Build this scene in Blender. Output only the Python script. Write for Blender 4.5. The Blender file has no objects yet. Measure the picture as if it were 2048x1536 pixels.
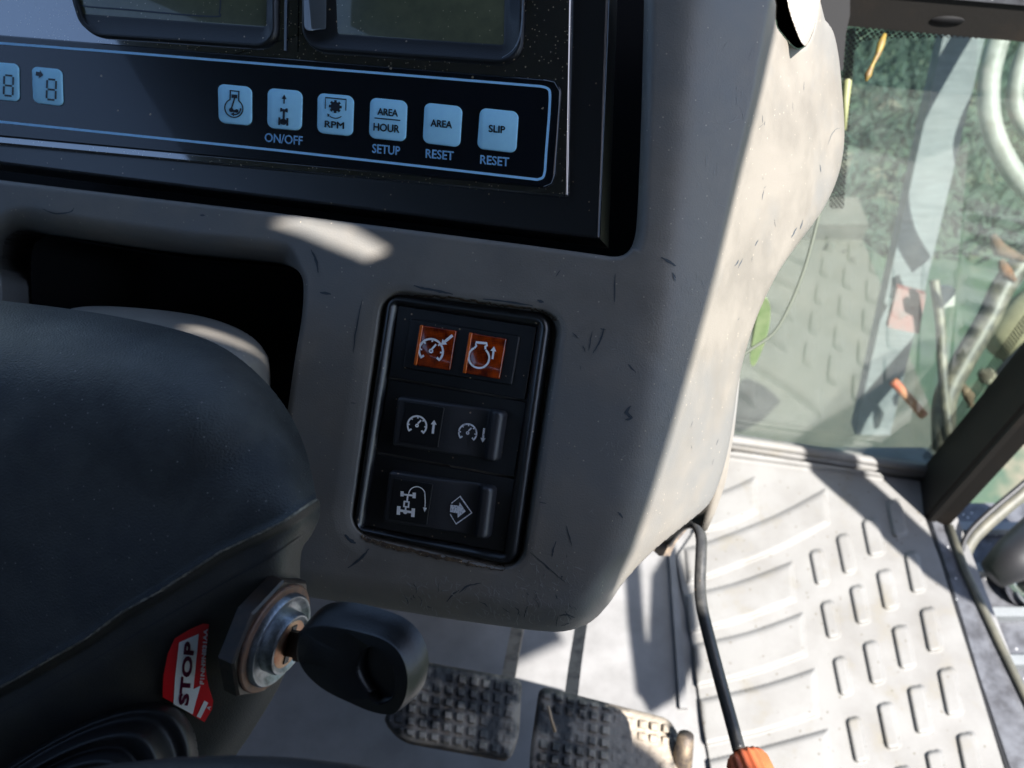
import bpy, bmesh, math, random
import numpy as np
from mathutils import Vector, Matrix
random.seed(7); RNG = np.random.default_rng(11)
SC = bpy.context.scene
COL = SC.collection

# ------------------------------------------------------------------ camera, light, exposure
H, PITCH, LENS = 0.85, math.radians(50), 30.0
F = 2048 * LENS / 36.0
cam_d = bpy.data.cameras.new('camera'); cam = bpy.data.objects.new('camera', cam_d); COL.objects.link(cam)
cam_d.lens = LENS; cam_d.sensor_width = 36; cam_d.clip_start = 0.01; cam_d.clip_end = 500
cam.location = (0, 0, H); cam.rotation_euler = (math.pi / 2 - PITCH, 0, 0)
cam_d.dof.use_dof = True; cam_d.dof.focus_distance = 0.335; cam_d.dof.aperture_fstop = 15
SC.camera = cam

SUN = np.array([0.36, -0.42, 0.83]); SUN /= np.linalg.norm(SUN)
wd = bpy.data.worlds.new('World'); SC.world = wd; wd.use_nodes = True
nt = wd.node_tree; bg = nt.nodes['Background']
sky = nt.nodes.new('ShaderNodeTexSky'); sky.sky_type = 'NISHITA'; sky.sun_disc = False
sky.ozone_density = 1.8; sky.sun_elevation = math.asin(SUN[2]); sky.sun_rotation = math.atan2(SUN[0], SUN[1])
nt.links.new(sky.outputs[0], bg.inputs[0]); bg.inputs[1].default_value = 0.10
sl = bpy.data.lights.new('sun', 'SUN'); sl.energy = 5.0; sl.angle = math.radians(0.5); sl.color = (1.0, 0.965, 0.92)
so = bpy.data.objects.new('sun', sl); COL.objects.link(so)
so.rotation_euler = Vector(SUN).to_track_quat('Z', 'Y').to_euler(); so.location = (1, -1, 4)
SC.view_settings.view_transform = 'Standard'; SC.view_settings.look = 'None'
SC.view_settings.exposure = 1.95; SC.view_settings.gamma = 1.0
SC.view_settings.use_curve_mapping = False

# ------------------------------------------------------------------ geometry helpers
SP, CP = math.sin(PITCH), math.cos(PITCH)
CR = np.array([1., 0, 0]); CU = np.array([0, SP, CP]); CF = np.array([0, CP, -SP]); C0 = np.array([0, 0, H])
def ray(px, py):
    px = np.asarray(px, float); py = np.asarray(py, float)
    return CF + ((px - 1024) / F)[..., None] * CR - ((py - 768) / F)[..., None] * CU
def W(px, py, d):
    """point seen at photo pixel (px,py) lying d metres deep"""
    return C0 + ray(px, py) * np.asarray(d, float)[..., None]
class Plane:
    def __init__(s, p, n):
        s.p = np.asarray(p, float); n = np.asarray(n, float); s.n = n / np.linalg.norm(n)
        if np.dot(s.n, C0 - s.p) < 0: s.n = -s.n
    def off(s, h): return Plane(s.p + s.n * h, s.n)
    def pt(s, px, py, h=0.0):
        r = ray(px, py); t = np.dot(s.p - C0, s.n) / (r @ s.n)
        return C0 + r * t[..., None] + s.n * np.asarray(h, float)[..., None]
    def depth(s, px, py):
        return np.dot(s.p - C0, s.n) / (ray(px, py) @ s.n)
def plane3(a, b, c):
    A, B, Cc = (W(*q) for q in (a, b, c)); return Plane(A, np.cross(B - A, Cc - A))
FLOOR = Plane((0, 0, 0), (0, 0, 1))
def lift(P, z):
    P = np.asarray(P, float); return P + SUN * ((z - P[..., 2]) / SUN[2])[..., None]

def spline(pts, n=8, closed=False):
    P = np.array(pts, float); N = len(P); out = []
    rng = range(N) if closed else range(N - 1)
    for i in rng:
        if closed: a, b, c, d = P[(i-1) % N], P[i], P[(i+1) % N], P[(i+2) % N]
        else: a, b, c, d = P[max(i-1, 0)], P[i], P[i+1], P[min(i+2, N-1)]
        for k in range(n):
            t = k / n
            out.append(.5*((2*b) + (c-a)*t + (2*a-5*b+4*c-d)*t*t + (-a+3*b-3*c+d)*t**3))
    if not closed: out.append(P[-1])
    return np.array(out)
def rq(c, r, n=6):
    """rounded quad (or polygon) loop, corners in pixels"""
    c = np.array(c, float); N = len(c); out = []
    rr = r if hasattr(r, '__len__') else [r] * N
    for i in range(N):
        p, a, b = c[i], c[i-1], c[(i+1) % N]
        u = (a-p)/np.linalg.norm(a-p); v = (b-p)/np.linalg.norm(b-p)
        A, B = p+u*rr[i], p+v*rr[i]
        for k in range(n+1):
            t = k/n; w = .5*np.pi*t
            q = p + (A-p)*(1-math.sin(w)) + (B-p)*(1-math.cos(w))
            out.append(q)
    return np.array(out)
def shrink(c, k):
    """inset a loop by k pixels (towards inside)"""
    c = np.array(c, float); N = len(c)
    area = .5*np.sum(c[:, 0]*np.roll(c[:, 1], -1)-np.roll(c[:, 0], -1)*c[:, 1]); sg = 1 if area > 0 else -1
    e = np.roll(c, -1, 0)-c; L = np.linalg.norm(e, axis=1)[:, None]; L[L == 0] = 1; e = e/L
    nrm = np.stack([-e[:, 1], e[:, 0]], 1)*sg
    m = nrm+np.roll(nrm, 1, 0); ml = np.sum(m*m, 1)[:, None]/2; ml[ml < .3] = .3
    return c + m/ml*k
def resample(loop, n, start=None):
    P = np.array(loop, float); 
    if start is not None:
        i = np.argmin(np.linalg.norm(P-np.array(start), axis=1)); P = np.roll(P, -i, 0)
    Q = np.vstack([P, P[:1]]); s = np.r_[0, np.cumsum(np.linalg.norm(np.diff(Q, axis=0), axis=1))]
    t = np.linspace(0, s[-1], n, endpoint=False)
    return np.stack([np.interp(t, s, Q[:, 0]), np.interp(t, s, Q[:, 1])], 1)
def polydist(poly, X, Y):
    """signed distance (positive inside) and nearest boundary point"""
    P = np.array(poly, float); best = np.full(X.shape, 1e9); nx = np.zeros_like(X); ny = np.zeros_like(Y)
    ins = np.zeros(X.shape, bool); N = len(P)
    for i in range(N):
        x0, y0 = P[i]; x1, y1 = P[(i+1) % N]; dx, dy = x1-x0, y1-y0; L = dx*dx+dy*dy
        if L < 1e-9: continue
        t = np.clip(((X-x0)*dx+(Y-y0)*dy)/L, 0, 1); qx = x0+t*dx; qy = y0+t*dy
        d = (X-qx)**2+(Y-qy)**2; m = d < best
        best[m] = d[m]; nx[m] = qx[m]; ny[m] = qy[m]
        if y0 != y1:
            c = ((y0 > Y) != (y1 > Y)) & (X < (x1-x0)*(Y-y0)/(y1-y0)+x0); ins ^= c
    d = np.sqrt(best)
    return np.where(ins, d, -d), nx, ny
def sstep(a, b, x):
    t = np.clip((x-a)/(b-a), 0, 1); return t*t*(3-2*t)
def softplus(x, w): return w*np.logaddexp(0, x/w)
def vnoise(X, Y, s, seed=0):
    r = np.random.default_rng(seed); G = r.random((64, 64)); x = X/s; y = Y/s
    xi = np.floor(x).astype(int); yi = np.floor(y).astype(int); u = x-xi; v = y-yi; u = u*u*(3-2*u); v = v*v*(3-2*v)
    g = lambda a, b: G[a % 64, b % 64]
    return (g(xi, yi)*(1-u)+g(xi+1, yi)*u)*(1-v)+(g(xi, yi+1)*(1-u)+g(xi+1, yi+1)*u)*v - .5

# ------------------------------------------------------------------ object helpers
def tag(o, label=None, cat=None, group=None, kind=None):
    if label: o['label'] = label
    if cat: o['category'] = cat
    if group: o['group'] = group
    if kind: o['kind'] = kind
    return o
def thing(name, label, cat, loc, group=None):
    o = bpy.data.objects.new(name, None); COL.objects.link(o); o.location = [float(v) for v in loc]
    o.empty_display_size = .02
    return tag(o, label, cat, group)
def wloc(o):
    p = np.zeros(3)
    while o is not None: p = p + np.array(o.location); o = o.parent
    return p
def obj(name, geo, mat, parent=None, smooth=True, angle=None, loc=None):
    verts, faces = geo; verts = np.asarray(verts, float)
    base = wloc(parent) if parent else (np.array(loc, float) if loc is not None else np.zeros(3))
    if parent is not None and loc is not None: pass
    me = bpy.data.meshes.new(name); me.from_pydata((verts-base).tolist(), [], [list(map(int, f)) for f in faces])
    me.update()
    bm = bmesh.new(); bm.from_mesh(me); bmesh.ops.recalc_face_normals(bm, faces=bm.faces); bm.to_mesh(me); bm.free()
    me.materials.append(mat)
    if smooth:
        me.polygons.foreach_set('use_smooth', [True]*len(me.polygons))
        if angle: me.set_sharp_from_angle(angle=math.radians(angle))
    o = bpy.data.objects.new(name, me); COL.objects.link(o)
    if parent: o.parent = parent
    elif loc is not None: o.location = [float(v) for v in loc]
    return o
def join(*gs):
    V = []; Fc = []; n = 0
    for v, f in gs:
        v = np.asarray(v, float); V.append(v); Fc += [tuple(i+n for i in q) for q in f]; n += len(v)
    return np.vstack(V), Fc
def loft(loops, cap0=False, cap1=True, closed_ring=False):
    n = len(loops[0]); V = np.vstack(loops); Fc = []
    K = len(loops)
    for k in range(K if closed_ring else K-1):
        a, b = k*n, ((k+1) % K)*n
        for i in range(n):
            j = (i+1) % n; Fc.append((a+i, a+j, b+j, b+i))
    if cap0: Fc.append(tuple(range(n)))
    if cap1: Fc.append(tuple(range((K-1)*n, K*n)))
    return V, Fc
def ploft(pl, spec, **k):
    return loft([pl.pt(l[:, 0], l[:, 1], h*np.ones(len(l))) for l, h in spec], **k)
def slab(pl, loop, h0, h1, c=1.5):
    """solid plate on a plane, pixel outline, chamfer c px"""
    px = .0002
    return ploft(pl, [(loop, h0), (loop, h1-c*px), (shrink(loop, c*.4), h1-c*px*.35), (shrink(loop, c), h1)], cap0=True, cap1=True)
def box(x0, x1, y0, y1, z0, z1):
    V = [(x, y, z) for z in (z0, z1) for y in (y0, y1) for x in (x0, x1)]
    return np.array(V, float), [(0, 1, 3, 2), (4, 6, 7, 5), (0, 4, 5, 1), (2, 3, 7, 6), (0, 2, 6, 4), (1, 5, 7, 3)]
def frame_of(n, up=(0, 0, 1)):
    n = np.array(n, float); n /= np.linalg.norm(n); u = np.cross(up, n)
    if np.linalg.norm(u) < 1e-4: u = np.cross((1, 0, 0), n)
    u /= np.linalg.norm(u); return u, np.cross(n, u), n
def lathe(c, n, prof, seg=48, up=(0, 0, 1), a0=0):
    """prof: list of (radius, height along n)"""
    u, v, n = frame_of(n, up); c = np.array(c, float); loops = []
    a = a0+np.arange(seg)*2*math.pi/seg
    for r, h in prof:
        loops.append(c+n*h+np.outer(np.cos(a), u)*r+np.outer(np.sin(a), v)*r)
    return loft(loops, cap0=prof[0][0] > 1e-5, cap1=prof[-1][0] > 1e-5)
def tube(P, r, seg=14, cap=True):
    P = np.array(P, float); N = len(P); r = np.ones(N)*r if np.isscalar(r) else np.array(r)
    T = np.gradient(P, axis=0); T /= np.linalg.norm(T, axis=1)[:, None]
    u = np.cross(T[0], (0, 0, 1.)); 
    if np.linalg.norm(u) < 1e-3: u = np.cross(T[0], (1., 0, 0))
    u /= np.linalg.norm(u); L = []; a = np.arange(seg)*2*math.pi/seg
    for i in range(N):
        u = u-T[i]*np.dot(u, T[i]); u /= np.linalg.norm(u); v = np.cross(T[i], u)
        L.append(P[i]+(np.outer(np.cos(a), u)+np.outer(np.sin(a), v))*r[i])
    return loft(L, cap0=cap, cap1=cap)
def prism_w(base, vec):
    base = np.array(base, float); return loft([base, base+np.array(vec)], cap0=True, cap1=True)
def relief(poly, D, step=3.0, holes=(), wall=0.03, wdir=None, bbox=None, offset=None):
    """skin of a body: every visible surface point gets its own depth D(px,py); edges follow poly exactly;
    the rim is carried back by wall metres so that the body has thickness"""
    poly = np.array(poly, float)
    x0, y0 = poly.min(0)-step; x1, y1 = poly.max(0)+step
    if bbox: x0, y0, x1, y1 = max(x0, bbox[0]), max(y0, bbox[1]), min(x1, bbox[2]), min(y1, bbox[3])
    nx = int((x1-x0)/step)+1; ny = int((y1-y0)/step)+1
    X, Y = np.meshgrid(x0+np.arange(nx)*step, y0+np.arange(ny)*step)
    s, qx, qy = polydist(poly, X, Y)
    for h in holes:
        sh, hx, hy = polydist(h, X, Y); m = -sh < s
        s = np.where(m, -sh, s); qx = np.where(m, hx, qx); qy = np.where(m, hy, qy)
    ins = s > 0
    c = np.zeros((ny-1, nx-1), int)
    for a in (0, 1):
        for b in (0, 1): c += ins[a:ny-1+a, b:nx-1+b]
    keep = c >= 2
    near = (s > -1.45*step)
    for a in (0, 1):
        for b in (0, 1): keep &= near[a:ny-1+a, b:nx-1+b]
    X2 = np.where(ins, X, qx); Y2 = np.where(ins, Y, qy)
    P = W(X2, Y2, D(X2, Y2)).reshape(-1, 3)
    idx = np.arange(nx*ny).reshape(ny, nx)
    Q = np.stack([idx[:-1, :-1][keep], idx[:-1, 1:][keep], idx[1:, 1:][keep], idx[1:, :-1][keep]], 1)
    E = np.vstack([Q[:, [0, 1]], Q[:, [1, 2]], Q[:, [2, 3]], Q[:, [3, 0]]])
    Es = np.sort(E, 1); key = Es[:, 0]*(nx*ny)+Es[:, 1]
    _, inv, cnt = np.unique(key, return_inverse=True, return_counts=True)
    B = E[cnt[inv] == 1]
    bv = np.unique(B); m = -np.ones(nx*ny, int); m[bv] = nx*ny+np.arange(len(bv))
    if wdir is None: wd_ = ray(X2.reshape(-1)[bv], Y2.reshape(-1)[bv]); wd_ = wd_/np.linalg.norm(wd_, axis=1)[:, None]
    else: wd_ = np.array(wdir)
    P = np.vstack([P, P[bv]+wd_*wall])
    Fq = np.vstack([Q, np.stack([B[:, 0], B[:, 1], m[B[:, 1]], m[B[:, 0]]], 1)])
    used = np.unique(Fq); r = -np.ones(len(P), int); r[used] = np.arange(len(used))
    return P[used], r[Fq]

# 2D drawing in pixels ------------------------------------------------
def stroke(pts, w, closed=False):
    P = np.array(pts, float); N = len(P)
    w = np.ones(N)*w if np.isscalar(w) else np.array(w, float)
    if closed: T = np.roll(P, -1, 0)-np.roll(P, 1, 0)
    else: T = np.gradient(P, axis=0)
    T /= np.maximum(np.linalg.norm(T, axis=1)[:, None], 1e-9); Nn = np.stack([-T[:, 1], T[:, 0]], 1)
    # mitre
    e = np.diff(P, axis=0); e /= np.maximum(np.linalg.norm(e, axis=1)[:, None], 1e-9); k = np.ones(N)
    for i in range(1, N-1): k[i] = 1/max(.5, math.sqrt(max(0, (1+np.dot(e[i-1], e[i]))/2)))
    A = P+Nn*(w*k/2)[:, None]; B = P-Nn*(w*k/2)[:, None]
    V = np.vstack([A, B]); Fc = [(i, i+1, N+i+1, N+i) for i in range(N-1)]
    if closed: Fc.append((N-1, 0, N, 2*N-1))
    return V, Fc
def fill(pts): return np.array(pts, float), [tuple(range(len(pts)))]
def disc(c, r, n=20): a = np.arange(n)*2*math.pi/n; return fill(np.stack([c[0]+r*np.cos(a), c[1]+r*np.sin(a)], 1))
def arc(c, r, a0, a1, w, n=28):
    a = np.radians(np.linspace(a0, a1, n)); return stroke(np.stack([c[0]+r*np.cos(a), c[1]+r*np.sin(a)], 1), w)
def arrow(a, b, w, hw, hl):
    a = np.array(a, float); b = np.array(b, float); d = (b-a)/np.linalg.norm(b-a); n = np.array([-d[1], d[0]]); m = b-d*hl
    return fill([a+n*w/2, m+n*w/2, m+n*hw/2, b, m-n*hw/2, m-n*w/2, a-n*w/2])
def xf(g, o, ex, ey):
    v, f = g; v = np.array(v); return np.array(o)+v[:, :1]*np.array(ex)+v[:, 1:2]*np.array(ey), f
def draw(pl, g, h):
    """flat print at height h over plane"""
    v, f = g
    return pl.pt(v[:, 0], v[:, 1], h*np.ones(len(v))), f
_font = {}
def text(s, o, ex, ey, width, cap, spacing=1.0, bold=0.0, dbl=.45):
    """letters: o = left end of the baseline (px); ex, ey = unit directions of writing and up; fitted to width x cap height px"""
    cu = bpy.data.curves.new('t', 'FONT'); cu.body = s; cu.size = 1; cu.space_character = spacing; cu.offset = bold; cu.resolution_u = 3
    ob = bpy.data.objects.new('t', cu); COL.objects.link(ob)
    dg = bpy.context.evaluated_depsgraph_get(); me = ob.evaluated_get(dg).to_mesh()
    V = np.array([v.co[:2] for v in me.vertices]); Fc = [tuple(p.vertices) for p in me.polygons]
    ob.evaluated_get(dg).to_mesh_clear(); bpy.data.objects.remove(ob); bpy.data.curves.remove(cu)
    x0, x1 = V[:, 0].min(), V[:, 0].max(); V[:, 0] = (V[:, 0]-x0)/(x1-x0)*width; V[:, 1] = V[:, 1]/0.73*cap
    g = xf((V, Fc), o, ex, ey)
    if dbl: g = join2(*[(g[0]+np.array([dx, dy]), g[1]) for dx, dy in ((-dbl, 0), (dbl, 0), (0, -dbl), (0, dbl))])
    return g
def join2(*gs):
    V = []; Fc = []; n = 0
    for v, f in gs: V.append(v); Fc += [tuple(i+n for i in q) for q in f]; n += len(v)
    return np.vstack(V), Fc

# ------------------------------------------------------------------ materials
def M(name, col, rough=.5, metal=0., col2=None, scale=60., lo=.4, hi=.65, bump=0., bscale=400., speck=None, sscale=900., sdens=.03,
      spec=.5, trans=0., stretch=None, rough2=None, detail=8., col3=None, scale3=9., lo3=.5, hi3=.7, coat=0., cior=1.5):
    m = bpy.data.materials.new(name); m.use_nodes = True; n = m.node_tree.nodes; L = m.node_tree.links.new
    b = n['Principled BSDF']; b.inputs['Roughness'].default_value = rough; b.inputs['Metallic'].default_value = metal
    b.inputs['Specular IOR Level'].default_value = spec; b.inputs['Transmission Weight'].default_value = trans
    b.inputs['Coat Weight'].default_value = coat; b.inputs['Coat Roughness'].default_value = .04; b.inputs['Coat IOR'].default_value = cior
    tc = n.new('ShaderNodeTexCoord'); src = tc.outputs['Object']
    if stretch:
        mp = n.new('ShaderNodeMapping'); mp.inputs['Scale'].default_value = stretch; L(src, mp.inputs[0]); src2 = mp.outputs[0]
    else: src2 = src
    cur = None
    def mixc(fac, a, c):
        mx = n.new('ShaderNodeMix'); mx.data_type = 'RGBA'; L(fac, mx.inputs[0])
        if a is None: mx.inputs[6].default_value = (*col, 1)
        else: L(a, mx.inputs[6])
        mx.inputs[7].default_value = (*c, 1); return mx.outputs[2]
    def ntex(sc, l, h, det=detail, s=src2):
        t = n.new('ShaderNodeTexNoise'); t.inputs['Scale'].default_value = sc; t.inputs['Detail'].default_value = det
        t.inputs['Roughness'].default_value = .62; L(s, t.inputs['Vector'])
        r = n.new('ShaderNodeMapRange'); r.inputs[1].default_value = l; r.inputs[2].default_value = h; L(t.outputs['Fac'], r.inputs[0])
        return r.outputs[0]
    if col2: 
        f = ntex(scale, lo, hi); cur = mixc(f, cur, col2)
        if rough2 is not None:
            mr = n.new('ShaderNodeMapRange'); L(f, mr.inputs[0]); mr.inputs[3].default_value = rough; mr.inputs[4].default_value = rough2
            L(mr.outputs[0], b.inputs['Roughness'])
    if col3: cur = mixc(ntex(scale3, lo3, hi3, 4, src), cur, col3)
    if speck:
        v = n.new('ShaderNodeTexVoronoi'); v.inputs['Scale'].default_value = sscale; L(src, v.inputs['Vector'])
        c1 = n.new('ShaderNodeMath'); c1.operation = 'LESS_THAN'; L(v.outputs['Distance'], c1.inputs[0]); c1.inputs[1].default_value = .28
        sx = n.new('ShaderNodeSeparateColor'); L(v.outputs['Color'], sx.inputs[0])
        c2 = n.new('ShaderNodeMath'); c2.operation = 'LESS_THAN'; L(sx.outputs[0], c2.inputs[0]); c2.inputs[1].default_value = sdens
        c3 = n.new('ShaderNodeMath'); c3.operation = 'MULTIPLY'; L(c1.outputs[0], c3.inputs[0]); L(c2.outputs[0], c3.inputs[1])
        cur = mixc(c3.outputs[0], cur, speck)
    if cur is None: b.inputs['Base Color'].default_value = (*col, 1)
    else: L(cur, b.inputs['Base Color'])
    if bump:
        t = n.new('ShaderNodeTexNoise'); t.inputs['Scale'].default_value = bscale; t.inputs['Detail'].default_value = 4; L(src, t.inputs['Vector'])
        bp = n.new('ShaderNodeBump'); bp.inputs['Strength'].default_value = bump; bp.inputs['Distance'].default_value = .0006
        L(t.outputs['Fac'], bp.inputs['Height']); L(bp.outputs[0], b.inputs['Normal'])
    return m
TAN = (.30, .22, .14)
m_dash = M('worn_grey_plastic', (.185, .167, .143), .52, col2=(.148, .134, .116), scale=34, lo=.42, hi=.66, bump=.22, bscale=1500,
           col3=(.142, .138, .130), scale3=12, lo3=.46, hi3=.62, speck=(.34, .30, .24), sscale=900, sdens=.02, rough2=.42)
m_dashin = M('recess_black', (.004, .004, .0045), .7, spec=.2)
m_scufd = M('dark_scuff', (.036, .046, .058), .6); m_scufl = M('pale_scratch', (.23, .225, .215), .5)
m_dirt = M('packed_dirt', (.10, .062, .03), .95, col2=(.035, .025, .018), scale=500, bump=.8, bscale=1500, speck=(.4, .3, .2), sscale=1600, sdens=.15)
m_blk = M('black_plastic', (.008, .0085, .010), .32, bump=.1, bscale=2500, speck=TAN, sscale=800, sdens=.018, spec=.9)
m_blk2 = M('matt_black_plastic', (.008, .0085, .0095), .42, bump=.15, bscale=2200, speck=TAN, sscale=700, sdens=.02)
m_rock = M('charcoal_rocker', (.024, .025, .029), .42, bump=.15, bscale=2000, speck=TAN, sscale=700, sdens=.01, spec=.7)
m_memb = M('membrane', (.004, .006, .010), .22, spec=.45, speck=TAN, sscale=500, sdens=.006, coat=.25, cior=1.6)
m_clear = M('dusty_cover', (.012, .013, .016), .16, col2=(.035, .033, .03), scale=300, lo=.5, hi=.8, speck=(.34, .28, .20), sscale=1100, sdens=.13, rough2=.4, coat=1., cior=2.8)
m_lcd = M('liquid_crystal_display', (.105, .115, .070), .35, col2=(.085, .095, .06), scale=150, speck=(.30, .27, .18), sscale=1000, sdens=.07, spec=.3, coat=.6, cior=1.6)
m_blue = M('pale_blue_print', (.38, .70, 1.0), .4, spec=.2); m_btn = M('sky_tinted_button', (.42, .80, 1.0), .38, col2=(.39, .76, .98), scale=400, spec=.2)  # buttons are white; the sky's blue is put into their colour
m_ink = M('black_ink', (.008, .012, .02), .5); m_lcdseg = M('segment_ink', (.03, .04, .055), .5)
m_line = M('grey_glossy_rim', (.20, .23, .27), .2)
m_line2 = M('dull_rim', (.07, .075, .085), .4)
m_white = M('white_print', (.95, .95, .94), .5); m_worn = M('worn_white_print', (.80, .82, .86), .5, col2=(.14, .16, .2), scale=1800, lo=.52, hi=.66)
m_col = M('dark_textured_plastic', (.017, .018, .018), .54, col2=(.070, .073, .070), scale=15, lo=.40, hi=.72, bump=.7, bscale=1400,
          col3=(.014, .017, .022), scale3=12, speck=(.16, .15, .14), sscale=1100, sdens=.02, rough2=.46, spec=.35, detail=14.)
m_collow = M('lower_cover_plastic', (.034, .031, .026), .55, col2=(.020, .020, .020), scale=40, bump=.3, bscale=1500)
m_rub = M('black_rubber', (.013, .013, .015), .5, bump=.2, bscale=900)
m_key = M('black_key_plastic', (.005, .005, .006), .36, col2=(.008, .008, .009), scale=300, bump=.15, bscale=1800)
m_steel = M('zinc_ring', (.30, .32, .35), .42, 1., col2=(.12, .13, .14), scale=260, lo=.45, hi=.7, bump=.3, bscale=900)
m_copper = M('rusty_washer', (.15, .075, .045), .6, .3, col2=(.08, .05, .04), scale=350)
m_core = M('brass_core', (.52, .33, .22), .5, .7, col2=(.42, .16, .09), scale=160)
m_nut = M('black_nut', (.012, .009, .008), .5, col2=(.03, .018, .012), scale=300, bump=.2)
m_red = M('red_sticker', (.62, .012, .018), .38); m_swhite = M('white_sticker', (.78, .78, .80), .4); m_maroon = M('sticker_ink', (.17, .012, .06), .5)
m_mat = M('grey_floor_mat', (.158, .155, .148), .62, col2=(.125, .120, .112), scale=14, bump=.25, bscale=500, col3=(.135, .125, .105), scale3=26, lo3=.56, hi3=.72, speck=(.08, .07, .05), sscale=260, sdens=.05)
m_floor = M('grey_floor', (.175, .172, .17), .5, col2=(.12, .118, .115), scale=14, bump=.15, bscale=300)
m_ped = M('muddy_pedal_rubber', (.018, .017, .016), .6, col2=(.13, .105, .08), scale=46, lo=.48, hi=.66, bump=.8, bscale=500, col3=(.22, .185, .145), scale3=24, lo3=.47, hi3=.58)
m_pedm = M('pedal_steel', (.05, .04, .035), .6, .4, col2=(.16, .12, .08), scale=120, bump=.4)
m_rod = M('black_painted_rod', (.028, .028, .027), .4, col2=(.05, .048, .045), scale=200, speck=(.4, .25, .15), sscale=300, sdens=.06)
m_orange = M('orange_grip', (.62, .14, .05), .45, col2=(.5, .10, .035), scale=60)
m_frame = M('dark_cab_frame', (.010, .009, .008), .6, spec=.22, col2=(.020, .015, .011), scale=18, lo=.5, hi=.75, bump=.2)
m_sill = M('scuffed_sill', (.075, .078, .088), .5, col2=(.03, .03, .034), scale=60, bump=.3, speck=(.5, .5, .5), sscale=250, sdens=.05)

m_seal = M('pale_seal', (.085, .08, .06), .55, col2=(.05, .05, .04), scale=60)
m_roof = M('shade_panel', (.05, .05, .05), .8)
m_hosew = M('pale_hose', (.26, .25, .225), .55, col2=(.17, .16, .14), scale=40, bump=.3)
m_hosed = M('dark_hose', (.05, .045, .035), .5, col2=(.16, .14, .10), scale=40)
m_post = M('reflection_post', (.15, .16, .165), .6, .05, col2=(.11, .12, .125), scale=20, stretch=(1, 1, 8), bump=.2, bscale=100)
m_ground = M('bare_ground', (.035, .055, .04), .95, col2=(.035, .065, .035), scale=5, lo=.4, hi=.6, bump=1, bscale=60, col3=(.13, .11, .08), scale3=2.5, lo3=.55, hi3=.65)
m_pave = M('concrete', (.075, .072, .055), .85, col2=(.04, .046, .036), scale=5, bump=.4, bscale=80, col3=(.10, .088, .066), scale3=2.5)
m_grass = M('grass_blades', (.020, .046, .032), .8, col2=(.032, .056, .036), scale=3)
m_leaf = M('green_leaf', (.16, .21, .10), .5, col2=(.10, .16, .06), scale=60)
m_chrome = M('chrome', (.6, .6, .62), .15, 1.)
m_peach = M('peach_plastic', (.55, .28, .17), .5); m_wood = M('orange_strap', (.45, .17, .06), .6, col2=(.5, .1, .05), scale=30)
m_yel = M('dry_seed', (.17, .12, .02), .6, col2=(.09, .05, .015), scale=200)

def amber():
    m = M('amber_lens', (.5, .05, .003), .12, coat=.6); n = m.node_tree.nodes; L = m.node_tree.links.new; b = n['Principled BSDF']
    pn = Vector(plane3((1100, 270, .33), (0, 170, .385), (900, 1100, .345)).n); e1 = (Vector((1, 0, -.15))-pn*Vector((1, 0, -.15)).dot(pn)).normalized(); e2 = pn.cross(e1)
    tc = n.new('ShaderNodeTexCoord'); cb = n.new('ShaderNodeCombineXYZ')
    for i, e in enumerate((e1, e2)):
        d = n.new('ShaderNodeVectorMath'); d.operation = 'DOT_PRODUCT'; L(tc.outputs['Object'], d.inputs[0]); d.inputs[1].default_value = e; L(d.outputs['Value'], cb.inputs[i])
    v = n.new('ShaderNodeTexVoronoi'); v.voronoi_dimensions = '2D'; v.inputs['Scale'].default_value = 1500; v.inputs['Randomness'].default_value = 0
    L(cb.outputs[0], v.inputs['Vector'])
    nz = n.new('ShaderNodeTexNoise'); nz.inputs['Scale'].default_value = 230; nz.inputs['Detail'].default_value = 2; L(tc.outputs['Object'], nz.inputs['Vector'])
    a = n.new('ShaderNodeMath'); a.operation = 'MULTIPLY_ADD'; L(v.outputs['Distance'], a.inputs[0]); a.inputs[1].default_value = .35; L(nz.outputs['Fac'], a.inputs[2])
    r = n.new('ShaderNodeValToRGB'); r.color_ramp.elements[0].position = .50; r.color_ramp.elements[1].position = .88
    r.color_ramp.elements[0].color = (.09, .006, .001, 1); r.color_ramp.elements[1].color = (.42, .050, .003, 1)
    L(a.outputs[0], r.inputs[0]); L(r.outputs[0], b.inputs['Base Color']); return m
m_amber = amber(); m_amber2 = M('amber_edge', (.6, .11, .01), .2, coat=.5)
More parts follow.
